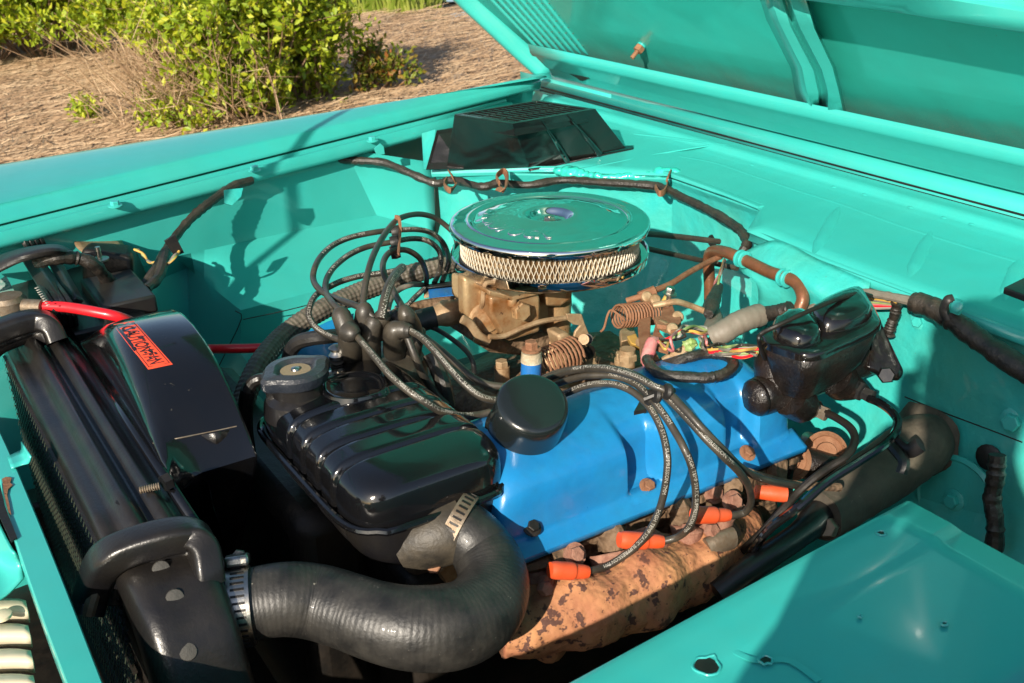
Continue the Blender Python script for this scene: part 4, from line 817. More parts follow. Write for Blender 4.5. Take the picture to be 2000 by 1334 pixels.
# exhaust manifold
ex = thing('exhaust_manifold', (.85, 1.0, .74), 'rust spotted orange-tan exhaust manifold below the near rocker cover', 'exhaust manifold')
main = [(.53, 1.03, .80), (.60, 1.015, .795), (.68, .995, .795), (.77, .985, .800), (.86, .985, .812), (.94, .99, .822), (1.02, 1.0, .815), (1.10, 1.005, .79), (1.16, 1.01, .74)]
main = PZ([(985, 1222, .80), (1040, 1216, .795), (1110, 1198, .80), (1180, 1176, .80), (1250, 1146, .80), (1325, 1112, .79), (1385, 1078, .785), (1440, 1035, .75)])
g = G().tube(main, [.040, .048, .056, .050, .060, .054, .058, .046], 34, 12); lump(g, .014, 16, 3); lump(g, .004, 60, 5); mnf = obj('collector', g, m_manif, ex, ang=180)
for (a, b, c_, r) in (((1055, 1095, .845), (1048, 1130, .835), (1060, 1185, .80), .021), ((1185, 1085, .85), (1190, 1110, .835), (1200, 1140, .80), .022), ((1270, 1050, .85), (1266, 1080, .835), (1290, 1095, .80), .029), ((1392, 1010, .85), (1392, 1035, .83), (1392, 1060, .79), .030), ((1340, 1030, .85), (1340, 1055, .83), (1335, 1080, .79), .022)):
    g = G().tube(PZ([a, b, c_]), [r * 1.15, r, r * 1.4], 18, 6); lump(g, .007, 35, 1); obj('exhaust_port', g, m_port, ex, ang=180)
for u, v in ((1062, 1137), (1118, 1134), (1060, 1150), (1238, 1082), (1340, 1035), (1440, 998), (1385, 1037)):
    p = U(u, v, z=.85); g = G().hexa(p, (.1, -.85, .5), .0105, .013); obj('manifold_bolt', g, m_port, ex)
for k, (a, b) in enumerate((((1035, 1145), (1120, 1160)), ((1215, 1095), (1280, 1085)), ((1345, 1045), (1400, 1035)))):
    P = PZ([(a[0], a[1], .84), ((a[0] + b[0]) / 2, (a[1] + b[1]) / 2 - 14, .845), (b[0], b[1], .84)]); g = G().grid([P, [p + np.array([.01, -.016, -.016]) for p in P]], 2); obj('lock_tab', g, m_tan, ex, solid=.003)
g = G().tube(PZ([(1382, 1072, .83), (1405, 1060, .835), (1430, 1050, .835)]), .018, 14, 3, flat=.7); obj('heat_tube', g, m_dsteel, ex)
g = G().tube(PZ([(1070, 1240, .77), (1072, 1262, .75), (1075, 1275, .73)]), [.03, .026, .014], 14, 3); obj('manifold_lug', g, m_manif, ex)
g = slab([(838, 1085), (905, 1098), (945, 1120), (880, 1150)], 1.10, 1.13); bk = tag(obj('bracket', g, m_tan), 'tan steel bracket seen inside the bend of the big hose', 'bracket')
# ------------------------------------------------------------------ rocker covers
def cover(cs, xs, endr=.03):
    """cs(x)-> section outline list; ends closed by shrinking"""
    return None
rc = thing('rocker_cover', (.85, 1.12, .9), 'bright blue near rocker cover with the black filler cap', 'rocker cover')
SEC = [(1.048, .893), (1.046, .899), (1.058, .908), (1.060, .925), (1.062, .965), (1.072, .988), (1.10, 1.003), (1.15, 1.018), (1.19, 1.020), (1.225, 1.008), (1.245, .985), (1.25, .95), (1.262, .94), (1.268, .935)]
def secx(x):
    k = 0
    out = []
    for i, (y, z) in enumerate(SEC):
        d = 0
        # two shallow saddles where the bolts go through the lower face
        for bx in (.862, 1.045):
            w_ = max(0, 1 - abs(x - bx) / .034)
            if 3 <= i <= 6: d += min(1, w_ * 3.2) * (.030, .034, .024, .008)[i - 3]
        out.append((y + d * .9, z - d * .35))
    return out
rows = []
for x, k in ((.612, 0.0), (.613, .25), (.616, .5), (.622, .72), (.632, .88), (.645, .96), (.66, 1)):
    s_ = secx(.7); cyc, czc = 1.155, .915
    rows.append([(x, cyc + (y - cyc) * (.90 + .10 * k), .915 + (z - .915) * (k if 2 <= i <= 11 else 1)) for i, (y, z) in enumerate(s_)])
for x in np.linspace(.68, 1.10, 110): rows.append([(x, y, z) for y, z in secx(x)])
for x, k in ((1.112, .97), (1.125, .9), (1.135, .75), (1.142, .55), (1.147, .3), (1.149, 0)):
    rows.append([(x, 1.155 + (y - 1.155) * (.90 + .10 * k), .915 + (z - .915) * (k if 2 <= i <= 11 else 1)) for i, (y, z) in enumerate(secx(1.11))])
gv = G().grid([cr([np.array(p, float) for p in r], 3) for r in rows]); rcv = obj('pressed_cover', gv, m_blue, rc, solid=.0015, ang=50); brc = gv.bvh()
fx = [.600, .605, .70, .82, .94, 1.06, 1.155, 1.16]
g = G().grid([[(x, 1.036, .886) for x in fx], [(x, 1.036, .893) for x in fx], [(x, 1.052, .902) for x in fx], [(x, 1.068, .912) for x in fx]]); obj('cover_flange', g, m_blue, rc, solid=.003)
g = G().grid([[(.600, 1.036, .886), (.600, 1.15, .90), (.600, 1.27, .93)], [(.600, 1.036, .893), (.600, 1.15, .906), (.600, 1.27, .936)], [(.625, 1.05, .90), (.625, 1.15, .91), (.625, 1.26, .94)]], 3); obj('cover_flange', g, m_blue, rc, solid=.003)
g = G().grid([[(x, 1.043, .877) for x in fx], [(x, 1.041, .884) for x in fx]], 1); obj('gasket', g, m_dark, rc, solid=.003)
for u, v in ((1038, 1030), (1265, 952), (1459, 886)):
    p = hit(brc, u, v, .001)
    if p is None: p = U(u, v, z=.905)
    n_ = nrm((0, -.6, .8))
    o = inst(MB_rust if u > 1100 else MB_dark, rc, p, n_, name='bolt'); o.scale = (.92,) * 3
g = G().plate([U(u, v, z=1.03) for u, v in ((1255, 780), (1270, 786), (1262, 806), (1238, 811))], .006); tag(obj('wire_clip', g, m_rub), 'little black clip stub on top of the blue cover under the plug wires', 'clip')
for u, v in ((1163, 990), (1392, 925)): obj('flange_tab', G().box(U(u, v, z=.893), (.008, .006, .012)), m_dark, rc)
# filler cap
cA, cB = U(1022, 848, z=1.005), U(1042, 786, z=1.075); an = nrm(cB - cA); Lc = np.linalg.norm(cB - cA)
fc = thing('oil_filler_cap', cA, 'black oil filler cap on the front of the blue rocker cover', 'filler cap')
g = G().lathe([(.054, 0), (.056, .003), (.056, .008), (.0525, .011), (.051, .02), (.0515, Lc * .75), (.050, Lc - .006), (.047, Lc - .001), (.042, Lc + .001), (.02, Lc + .0015), (0, Lc + .0016)], cA, an, 64); obj('cap_shell', g, m_cap, fc, ang=50)
g = G().tube([cA - an * .05, cA + an * .004], .046, 32, 1); obj('filler_neck', g, m_blue, rc)
# far rocker cover and oil can of the distributor side
fr = thing('far_rocker_cover', (.85, 1.86, .9), 'blue far rocker cover behind the distributor wires', 'rocker cover')
rows = []
for x, k in ((.632, .0), (.634, .35), (.642, .7), (.66, .95), (.69, 1), (.71, 1), (.73, .95), (.745, .6), (.75, 0)):
    rows.append([(x, 1.83 + (y - 1.83) * (.85 + .15 * k), .79 + (z - .79) * k) for y, z in ((1.72, .77), (1.735, .82), (1.76, .85), (1.82, .86), (1.88, .84), (1.915, .82), (1.93, .77))])
g = G().grid(rows, 4); obj('pressed_cover', g, m_blue, fr, solid=.002, ang=60)
# blue front can
g = G().lathe([(.085, -.12), (.088, .0), (.086, .012), (.078, .016), (0, .018)], (.64, 1.80, .975), (0, 0, 1), 40); g2 = G().grid([PZ([(570, 680, .95), (590, 655, .96), (640, 628, .965), (690, 612, .965)]), PZ([(567, 715, .92), (590, 700, .92), (640, 700, .91), (690, 690, .9)]), PZ([(570, 740, .88), (590, 745, .87), (640, 760, .86), (690, 760, .86)])], 4)
tag(obj('blue_cover', g2, m_blue, solid=.003), 'rounded blue front panel left of the distributor boots', 'engine cover')
# comb bracket
cbk = thing('wire_comb', Z4([(1160, 740)], 1.0)[0], 'black wire comb on a small blue bracket left of the carburettor', 'wire comb')
P = Z4([(1085, 750), (1290, 730), (1295, 790), (1095, 815)], 1.0); g = G().plate(P, .006); obj('comb_bracket', g, m_blued, cbk)
g = G().hexbox(Z4([(1040, 720), (1300, 690), (1300, 715), (1040, 750)], .995) + Z4([(1040, 690), (1300, 655), (1300, 690), (1040, 720)], 1.01)); obj('comb_bar', g, m_rub, cbk, bevel=.003)
for x in (1050, 1130, 1200, 1270):
    g = G().hexbox(Z4([(x, 735), (x + 45, 730), (x + 45, 790), (x, 800)], .998) + Z4([(x, 730), (x + 45, 720), (x + 45, 760), (x, 768)], 1.004)); obj('comb_clip', g, m_tan if x == 1130 or x == 1050 else m_rub, cbk, bevel=.002)
# ------------------------------------------------------------------ distributor
ds = thing('distributor', U(735, 700, z=.98), 'dusty black distributor cap bristling with rubber boots', 'distributor')
dc = U(742, 700, z=1.03)
g = G().lathe([(.062, -.12), (.062, -.05), (.073, -.045), (.075, -.012), (.070, -.002), (.055, .004), (0, .006)], dc, (0, 0, 1), 40); obj('cap_body', g, m_wire, ds)
def boot(name, path, r, m_=None, parent=None, dn=5): return obj(name, G().tube(path, r, 18, dn, wob=.01), m_ or m_wire, parent)
boots7 = [
 ([(556, 640, 1.03), (553, 500, 1.075), (545, 400, 1.10), (520, 370, 1.11), (470, 240, 1.13), (455, 200, 1.135)], [.019, .0195, .018, .0155, .0145, .008]),
 ([(530, 390, 1.115), (575, 410, 1.115), (610, 432, 1.112)], [.016, .014, .009]),
 ([(720, 620, 1.03), (720, 480, 1.075), (735, 380, 1.10), (760, 300, 1.115), (772, 270, 1.12)], [.0185, .018, .015, .0135, .009]),
 ([(938, 560, 1.045), (938, 440, 1.085), (940, 390, 1.10), (985, 372, 1.105), (1040, 378, 1.105), (1080, 385, 1.105)], [.0185, .018, .0175, .0135, .0125, .0085]),
 ([(690, 420, 1.08), (680, 300, 1.11), (675, 200, 1.13), (670, 160, 1.135)], [.018, .0175, .0135, .008]),
 ([(835, 420, 1.08), (828, 330, 1.10), (830, 260, 1.12), (835, 240, 1.125)], [.016, .016, .013, .008]),
 ([(930, 400, 1.07), (925, 310, 1.10), (935, 275, 1.105), (975, 290, 1.105), (1010, 320, 1.10)], [.016, .015, .014, .013, .008]),
 ([(1100, 440, 1.07), (1080, 340, 1.09), (1040, 250, 1.12), (1010, 180, 1.13)], [.017, .016, .014, .008]),
 ([(1080, 560, 1.04), (1100, 480, 1.06), (1150, 420, 1.07), (1200, 420, 1.07)], [.017, .016, .014, .009])]
for i, (p, r) in enumerate(boots7): boot('boot', Z7(p), r, parent=ds)
g = G().cyl(*Z7([(450, 760, 1.0), (438, 620, 1.05)]), .012, n=14); obj('vacuum_fitting', g, m_wire, ds)
g = G().lathe([(.012, 0), (.013, .006), (.008, .012), (.012, .018), (.006, .022)], Z7([(438, 620, 1.05)])[0], (0, 0, 1), 14); obj('fitting_top', g, m_steel, ds)
# rubber stub pointing at the carburettor
tag(obj('fuel_hose', G().tube(Z7([(1120, 310, 1.06), (1200, 285, 1.062), (1290, 262, 1.064)]), .0185, 16, 4), m_rub), 'short black rubber hose stub joined to the tan carburettor inlet', 'hose')
g = G()
for k in range(4):
    p = Z7([(1195 + k * 14, 285 - k * 2, 1.068)])[0] + np.array([-.006, -.014, .012]); g.box(p, (.0016, .006, .010))
# ------------------------------------------------------------------ plug wires
TXT, TF = text_geo('HIGH TEMP STATIC SUPPRESSION 7MM', res=2, bold=0); TXT = TXT * np.array([1.12, 1, 1]); TW = TXT[:, 0].max()
def plugwire(label, pts, r=.0052, text=(), tilt=(-.35, -.55, .75), group='spark plug wires', boot_at=None, flip=False, name='plug_wire', m_=None):
    P = cr(pts, 8); T, N, B = frames(P)
    L_ = np.concatenate([[0], np.cumsum([np.linalg.norm(b - a) for a, b in zip(P[:-1], P[1:])])])
    root = obj(name, G().tube(P, r, 12, 0), m_ or m_wire); tag(root, label, 'plug wire', group)
    sc = r * 1.30; up = np.array(tilt, float)
    PA = np.array(P)
    for t0 in text:
        w_ = TW * sc; s0 = t0 * L_[-1]
        if s0 + w_ > L_[-1]: s0 = max(0, L_[-1] - w_ - .002)
        vs = []
        for p in TXT:
            q = min(max(s0 + (TW - p[0] if flip else p[0]) * sc, 0), L_[-1] - 1e-5)
            c = np.array([np.interp(q, L_, PA[:, i]) for i in range(3)]); c2 = np.array([np.interp(min(q + .002, L_[-1]), L_, PA[:, i]) for i in range(3)]); c1 = np.array([np.interp(max(q - .002, 0), L_, PA[:, i]) for i in range(3)])
            t = nrm(c2 - c1); n_ = nrm(up - t * up.dot(t)); b_ = np.cross(n_, t)
            a = (p[1] - .35) * sc / r * (-1 if flip else 1)
            vs.append(c + (n_ * math.cos(a) + b_ * math.sin(a)) * (r + .0003))
        obj('printed_lettering', G().add(vs, TF), m_white, root)
    if boot_at is not None:
        a, b = boot_at; obj('spark_plug_boot', G().tube([a, a + (b - a) * .12, a + (b - a) * .35, a + (b - a) * .42, a + (b - a) * .85, b], [.0085, .0098, .0102, .0122, .0125, .0105], 18, 4), m_orange, root)
    return root
def P8(pts): return PZ([(900 + a / 2.4258, 700 + b / 2.4258, c) for a, b, c in pts])
bz = .862
plugwire('plug wire of the lowest orange boot, looping in the widest curve nearest the camera', P8([(420, 200, 1.03), (500, 165, 1.05), (600, 128, 1.07), (700, 120, 1.08), (780, 140, 1.08), (850, 185, 1.075), (910, 255, 1.065), (955, 350, 1.05), (978, 460, 1.03), (975, 560, 1.0), (955, 670, .965), (915, 780, .93), (860, 860, .90), (780, 930, .875), (690, 985, .855), (598, 1010, bz)]), text=(.02, .37, .68), boot_at=[PZ([(1148, 1117, .862)])[0], PZ([(1074, 1113, .880)])[0]])
plugwire('plug wire of the second orange boot from the lower left', P8([(400, 150, 1.02), (470, 115, 1.05), (580, 85, 1.08), (700, 80, 1.09), (800, 105, 1.09), (880, 165, 1.085), (950, 250, 1.075), (1010, 340, 1.06), (1060, 430, 1.045), (1095, 520, 1.02), (1112, 620, .985), (1110, 720, .95), (1080, 800, .92), (1030, 845, .89), (950, 870, .88)]), text=(.3, .64), boot_at=[PZ([(1294, 1058, .88)])[0], PZ([(1209, 1054, .895)])[0]])
plugwire('plug wire of the third orange boot, crossing over the blue cover diagonally', P8([(330, 130, 1.0), (420, 92, 1.04), (520, 60, 1.08), (650, 45, 1.10), (780, 62, 1.105), (880, 110, 1.10), (960, 170, 1.095), (1060, 270, 1.08), (1160, 380, 1.06), (1250, 470, 1.035), (1320, 540, 1.0), (1365, 610, .96), (1375, 680, .92), (1345, 730, .89), (1268, 748, .89)]), text=(.25, .50), boot_at=[PZ([(1423, 1006, .89)])[0], PZ([(1354, 1006, .905)])[0]])
plugwire('rearmost plug wire over the blue cover, ending beside the firewall', P8([(360, 110, 1.0), (450, 70, 1.04), (560, 50, 1.085), (700, 52, 1.11), (820, 85, 1.11), (910, 130, 1.105), (980, 160, 1.10), (1060, 240, 1.09), (1150, 340, 1.07), (1240, 430, 1.04), (1320, 510, 1.0), (1400, 560, .96), (1500, 590, .93), (1610, 605, .90)]), text=(.28,))
p0, p1 = PZ([(1476, 960, .905), (1536, 966, .90)]); tag(obj('spark_plug_boot', G().tube([p0, p0 + (p1 - p0) * .6, p1], [.010, .0120, .0115], 16, 4), m_orange), 'orange plug boot at the far right near the firewall', 'plug boot')
for i, (u, v) in enumerate(((1262, 775), (1283, 770), (1305, 765))):
    pass
sp_ = thing('wire_separator', U(1285, 770, z=1.09), 'black plastic separator holding the plug wires apart over the blue cover', 'wire separator')
for u, v, zz in ((1268, 776, 1.082), (1283, 772, 1.092), (1304, 765, 1.102)):
    p = U(u, v, z=zz); g = G().lathe([(.010, -.004), (.0115, 0), (.010, .004)], p, nrm((.7, -.25, -.2)), 14); obj('separator_ring', g, m_rub, sp_)
g = G().tube(PZ([(1258, 780, 1.085), (1285, 770, 1.093), (1318, 762, 1.103)]), .0035, 6, 3); obj('separator_bar', g, m_rub, sp_)
plugwire('outermost left plug wire loop, running low over the braided hose', Z4([(668, 945, 1.12), (610, 890, 1.13), (540, 855, 1.135), (430, 815, 1.13), (320, 775, 1.12), (235, 710, 1.12), (203, 640, 1.12), (215, 560, 1.13), (265, 470, 1.13), (360, 385, 1.13), (500, 325, 1.13), (700, 285, 1.13), (850, 272, 1.12), (1000, 268, 1.11), (1110, 295, 1.09), (1190, 360, 1.07), (1230, 440, 1.05), (1240, 520, 1.04), (1215, 600, 1.02), (1190, 670, 1.01)]), text=(.42, .68), tilt=(-.2, -.6, .5), flip=False)
plugwire('second left plug wire loop, just inside the outermost one', Z4([(400, 880, 1.13), (350, 830, 1.13), (305, 760, 1.12), (298, 680, 1.12), (330, 600, 1.12), (390, 530, 1.12), (490, 455, 1.12), (620, 400, 1.12), (800, 365, 1.12), (960, 338, 1.10), (1080, 355, 1.09), (1160, 420, 1.07), (1182, 500, 1.05), (1165, 600, 1.02), (1130, 680, 1.01)]), text=(.3, .7), tilt=(-.2, -.6, .5))
plugwire('tallest plug wire arching up to the air cleaner', Z4([(586, 850, 1.13), (590, 780, 1.14), (612, 640, 1.16), (650, 500, 1.17), (710, 370, 1.17), (790, 250, 1.17), (870, 180, 1.165), (1000, 150, 1.15), (1120, 172, 1.13), (1210, 230, 1.11), (1285, 310, 1.09), (1310, 420, 1.07), (1320, 560, 1.03), (1290, 660, 1.01)]))
plugwire('short thick plug wire leaning right with large white lettering', Z4([(722, 950, 1.13), (740, 850, 1.145), (768, 740, 1.155), (808, 650, 1.16), (850, 590, 1.155), (885, 560, 1.15)]), r=.0072, text=(0,), tilt=(-.1, -.8, .4), flip=True)
plugwire('plug wire curling low over the blue front panel', Z4([(870, 575, 1.10), (800, 590, 1.10), (700, 605, 1.10), (560, 625, 1.10), (430, 660, 1.10), (340, 700, 1.10), (230, 765, 1.10), (180, 850, 1.10), (170, 930, 1.09), (215, 1010, 1.08), (310, 1075, 1.07), (412, 1115, 1.07)]), text=(.02, .55), tilt=(-.2, -.6, .5))
plugwire('tight inner plug wire loop hanging from the strap', Z4([(930, 930, 1.11), (900, 880, 1.12), (850, 800, 1.13), (785, 690, 1.13), (742, 600, 1.14), (740, 520, 1.14), (780, 450, 1.14), (850, 425, 1.14), (930, 430, 1.13), (1010, 480, 1.11), (1050, 545, 1.08), (1070, 620, 1.04), (1070, 680, 1.01)]))
plugwire('pale dusty plug wire rising to the wire comb', Z4([(775, 880, 1.03), (800, 800, 1.03), (860, 730, 1.03), (950, 692, 1.03), (1035, 690, 1.01)]), m_=m_gry)
plugwire('short plug wire slanting below the wire comb', Z4([(840, 870, 1.0), (920, 850, 1.01), (980, 790, 1.01), (1050, 725, 1.01)]), text=(0,), tilt=(-.2, -.6, .5))
g = G().tube(Z4([(835, 175, 1.175), (862, 190, 1.175), (868, 300, 1.15), (858, 400, 1.145), (852, 465, 1.14)]), .005, 6, 5, flat=.5); tag(obj('wire_strap', g, m_rust), 'brown tie strap hanging vertically through the left plug wire loops', 'strap')
g = G()
for (a, b) in ((835, 285), (828, 365), (830, 440)): g.lathe([(.011, -.008), (.0125, 0), (.011, .008)], Z4([(a, b, 1.135)])[0], nrm((.8, -.3, .1)), 12)
lcx = tag(obj('wire_loom_clip', g, m_rub), 'black clip comb on the strap gripping the left plug wires', 'clip')
plugwire('plug wire dropping behind the ribbed tank from the front boot', Z7([(610, 432, 1.112), (700, 535, 1.105), (790, 640, 1.10), (900, 770, 1.095), (1050, 900, 1.085), (1200, 1000, 1.07), (1330, 1078, 1.05), (1500, 1118, 1.03), (1650, 1115, 1.02), (1770, 1090, 1.02)]), text=(.06, .46), r=.0054)
plugwire('lettered plug wire sloping from the middle boot to the filler cap', Z7([(1080, 385, 1.105), (1180, 450, 1.105), (1300, 575, 1.10), (1420, 715, 1.09), (1550, 850, 1.075), (1680, 950, 1.06), (1800, 985, 1.05), (1890, 975, 1.05)]), text=(0, .42), r=.0054)
plugwire('dusty plug wire sloping behind the lettered one', Z7([(1200, 440, 1.075), (1350, 560, 1.075), (1500, 690, 1.065), (1620, 790, 1.055), (1750, 850, 1.045), (1920, 870, 1.04)]), r=.0054)
plugwire('straight dusty wire running down into the dark behind the tank', Z7([(1050, 440, 1.09), (1120, 620, 1.06), (1180, 760, 1.03), (1260, 880, 1.0), (1390, 1030, .97)]), r=.006)
plugwire('upright plug wire from the right boot to the inner loop', Z7([(1012, 190, 1.13), (965, 110, 1.13), (910, 10, 1.13)]), r=.0054)
cable('vacuum_hose', 'thin black vacuum hose curving behind the distributor wires', 'hose', [Z7([(1150, 325, 1.05), (1300, 370, 1.05), (1450, 465, 1.05), (1560, 560, 1.04), (1615, 650, 1.03), (1628, 750, 1.01)])], .0040, m_rub)
cable('rubber_hose', 'fat grey hose standing in the dark between distributor and tank', 'hose', [Z7([(1240, 580, 1.04), (1300, 700, 1.02), (1360, 850, 1.0), (1400, 1040, .96)])], .0125, m_wire)
cable('rubber_hose', 'bent black hose in front of the blue panel left of the distributor', 'hose', [Z4([(15, 1290, .98), (30, 1200, 1.0), (90, 1130, 1.02), (200, 1100, 1.03), (300, 1090, 1.03), (410, 1080, 1.02)])], .0125, m_rub)
# braided heater hose
def braid(P_, r, name, label, m_):
    P_ = cr(P_, 60); T, N, B = frames(P_); L_ = np.concatenate([[0], np.cumsum([np.linalg.norm(b - a) for a, b in zip(P_[:-1], P_[1:])])]); n = 84; vs = []
    for i, p in enumerate(P_):
        for k in range(n):
            a = 2 * math.pi * k / n; q = r + .0011 * math.sin(7 * a + L_[i] * 330) * math.sin(7 * a - L_[i] * 330); vs.append(p + N[i] * math.cos(a) * q + B[i] * math.sin(a) * q)
    m = len(P_); g = G().add(vs, [(i * n + k, i * n + (k + 1) % n, (i + 1) * n + (k + 1) % n, (i + 1) * n + k) for i in range(m - 1) for k in range(n)])
    return tag(obj(name, g, m_, ang=180), label, 'hose')
m_braid = mat('braided_hose', (.05, .042, .032), .5, 0, .1, var=(60, (.12, .10, .075), .9), dust=((.32, .27, .19), .3), bump=(.5, 200))
braid(PZ([(900, 510, 1.0), (850, 522, 1.0), (780, 543, .99), (700, 572, .98), (620, 610, .97), (555, 655, .95), (515, 700, .94), (490, 745, .92), (470, 800, .89)]), .0195, 'braided_hose', 'braided black heater hose from behind the air cleaner down past the tank cap', m_braid)
cable('grey_pipe', 'tan dusty pipe running level behind the distributor boots', 'pipe', [Z4([(820, 925, 1.0), (950, 880, 1.0), (1100, 840, 1.0), (1340, 815, 1.0)])], .011, m_iron)
g = G().grid([[U(745, 640, z=.90), U(830, 622, z=.90), U(905, 608, z=.90)], [U(745, 652, z=.89), U(830, 636, z=.89), U(905, 622, z=.89)]], 2)
# ------------------------------------------------------------------ linkage and wiring right of the carburettor
def Z6(pts, z=None): return [U(1140 + p[0] / 3.51, 400 + p[1] / 3.51, z=(p[2] if len(p) > 2 else z)) for p in pts]
lk = thing('throttle_linkage', U(1300, 700, z=.9), 'rusty bellcrank plates of the throttle linkage right of the carburettor', 'linkage')
g = G().plate(Z6([(400, 640), (440, 640), (460, 800), (455, 960), (520, 1090), (390, 1090), (372, 870), (385, 800), (410, 770)], 1.0), .008); obj('bracket_plate', g, m_rust, lk, bevel=.001)
g = G().plate(Z6([(545, 700), (600, 690), (625, 760), (665, 780), (668, 830), (630, 870), (640, 890), (600, 895), (570, 860), (500, 850), (480, 800), (530, 790)], 1.03), .008); obj('bellcrank', g, m_rust, lk, bevel=.001)
g = G().plate(Z6([(490, 850), (520, 850), (520, 900), (560, 950), (580, 1030), (480, 1000), (470, 930)], 1.01), .008); obj('bellcrank_leg', g, m_rust, lk, bevel=.001)
g = G().cyl(*Z6([(385, 940, .99), (470, 975, .995)]), .009, n=14); g.cyl(*Z6([(525, 820, 1.03), (575, 845, 1.03)]), .009, n=14); g.cyl(*Z6([(410, 895, 1.0), (470, 925, 1.0)]), .007, n=12); obj('pivot_shaft', g, m_tan, lk)
for q in ((607, 852, 1.036), (432, 632, 1.03), (490, 652, 1.035), (645, 770, 1.035)):
    p = Z6([q])[0]; g = G().lathe([(.010, -.002), (.010, .003), (.007, .006), (0, .006)], p, (-.2, -.7, .6), 14); obj('linkage_pin', g, m_tan, lk)
p = Z6([(590, 612, 1.06)])[0]; g = G().lathe([(.012, 0), (.012, .002), (.008, .003)], p, (.1, -.2, 1), 16).hexa(p + np.array([0, 0, .003]), (.1, -.2, 1), .008, .010); g.cyl(p, p - np.array([.004, -.004, .035]), .0045, n=10); obj('adjuster_bolt', g, m_steel, lk)
g = G().cyl(*Z6([(555, 665, 1.04), (575, 630, 1.05)]), .006, n=10); obj('yellow_sleeve', g, m_yel, lk)
g = G().hexbox(Z6([(300, 940), (330, 985), (400, 1010), (360, 910)], .95) + Z6([(295, 900), (325, 950), (395, 970), (360, 880)], .97)); obj('yellow_tab', g, m_yel, lk, bevel=.002)
g = G().hexbox(Z6([(240, 880), (250, 980), (370, 950), (340, 850)], .93) + Z6([(245, 850), (255, 940), (370, 910), (340, 830)], .955)); obj('tan_block', g, m_tan, lk, bevel=.003)
p = Z6([(300, 1060, .95)])[0]; g = G().cyl(p - np.array([0, 0, .02]), p + np.array([0, 0, .02]), .014, n=14); g.hexa(p + np.array([0, 0, .0]), (0, 0, 1), .017, .012); tag(obj('manifold_nut', g, m_tan), 'tan hex nut on the manifold left of the rusty linkage bracket', 'nut')
cable('throttle_rod', 'rusty throttle rod slanting up from the linkage to the firewall', 'rod', [Z6([(295, 658, 1.02), (400, 625, 1.03), (480, 590, 1.035), (600, 540, 1.035), (720, 465, 1.035), (860, 390, 1.03), (940, 355, 1.03)])], .0055, m_rust)
tag(obj('rod_sleeve', G().tube(Z6([(380, 632, 1.027), (490, 588, 1.036)]), .0095, 10, 0), m_rust), 'rusty sleeve around the throttle rod end', 'sleeve')
cable('vacuum_pipe', 'thin tan pipe from the bellcrank toward the pink wires', 'pipe', [Z6([(480, 690, 1.04), (560, 675, 1.045), (640, 665, 1.045), (740, 695, 1.03), (830, 730, 1.02)])], .0055, m_tan)
cable('choke_cable', 'upper brown control cable entering the round firewall hole', 'cable', [[U(1250, 455, x=1.25), U(1330, 463, x=1.36), U(1405, 472, x=1.45)]], .0060, m_wire)
cable('choke_cable', 'lower brown control cable passing under the air cleaner rim', 'cable', [[U(1258, 484, x=1.25), U(1330, 500, x=1.34), U(1395, 514, x=1.42), U(1440, 524, x=1.43)]], .0055, m_wire)
cable('heater_pipe', 'brown painted metal pipe bending in an S on the firewall', 'pipe', [[U(1386, 610, x=1.39), U(1386, 560, x=1.39), U(1384, 510, x=1.39), U(1390, 492, x=1.385), U(1415, 492, x=1.375), U(1450, 506, x=1.37), U(1500, 530, x=1.37), U(1530, 540, x=1.37), U(1556, 553, x=1.37), U(1568, 580, x=1.36), U(1560, 605, x=1.35), U(1540, 625, x=1.34)]], .0115, m_copper, n=14)
for u, v, lab in ((1450, 506, 'turquoise painted clip ring at the left end of the brown pipe'), (1533, 543, 'turquoise painted clip ring at the right bend of the brown pipe')):
    p = U(u, v, x=1.37); g = G()
    for k in (-.7, .7): g.lathe([(.010, -.004), (.016, -.003), (.017, 0), (.016, .003), (.010, .004)], p + nrm((.0, -.95, .05)) * .008 * k, nrm((0, -1, .02)), 20)
    tag(obj('pipe_clip', g, m_tealr), lab, 'pipe clip')
# loose wires
cols = [m_pink, m_yel, m_red, m_gry, m_grn, m_tape, m_white]
RW = np.random.RandomState(21)
bundles = [
 ('from the loom down beside the brown pipe', [(965, 375, 1.02), (945, 450, 1.02), (915, 530, 1.02), (890, 620, 1.02), (870, 720, 1.02)], 5, 10),
 ('from the grey sleeve to the linkage', [(870, 880, 1.02), (800, 860, 1.03), (700, 850, 1.04), (630, 900, 1.04), (570, 950, 1.03), (510, 930, 1.03)], 7, 26),
 ('from the grey sleeve to the brake cylinder', [(860, 920, 1.02), (880, 985, 1.03), (960, 1000, 1.04), (1060, 990, 1.05), (1190, 985, 1.06)], 7, 24),
 ('looping down under the grey sleeve', [(830, 900, 1.02), (820, 950, 1.03), (860, 1000, 1.03), (950, 1010, 1.04), (1080, 1030, 1.04), (1190, 1020, 1.05)], 7, 22)]
names_c = {'faded_pink_insulation': 'pink', 'yellow_insulation': 'yellow', 'grey_insulation': 'grey', 'green_insulation': 'green', 'red_insulation': 'red', 'cloth_tape': 'black', 'white_print': 'white'}
cnt = 0
for bi, (lab, pts, n, spread) in enumerate(bundles):
    for k in range(n):
        m_ = cols[k]
        pp = [(a + RW.randn() * spread * .8, b + RW.randn() * spread * .8, c + RW.randn() * .006) if 0 < i < len(pts) - 1 else (a + RW.randn() * 6, b + RW.randn() * 6, c) for i, (a, b, c) in enumerate(pts)]
        w_ = obj('loose_wire', G().tube(Z6(pp), .0024, 6, 7), m_); tag(w_, 'thin %s wire %s' % (names_c[m_.name], lab), 'wire', 'loose wires ' + lab)
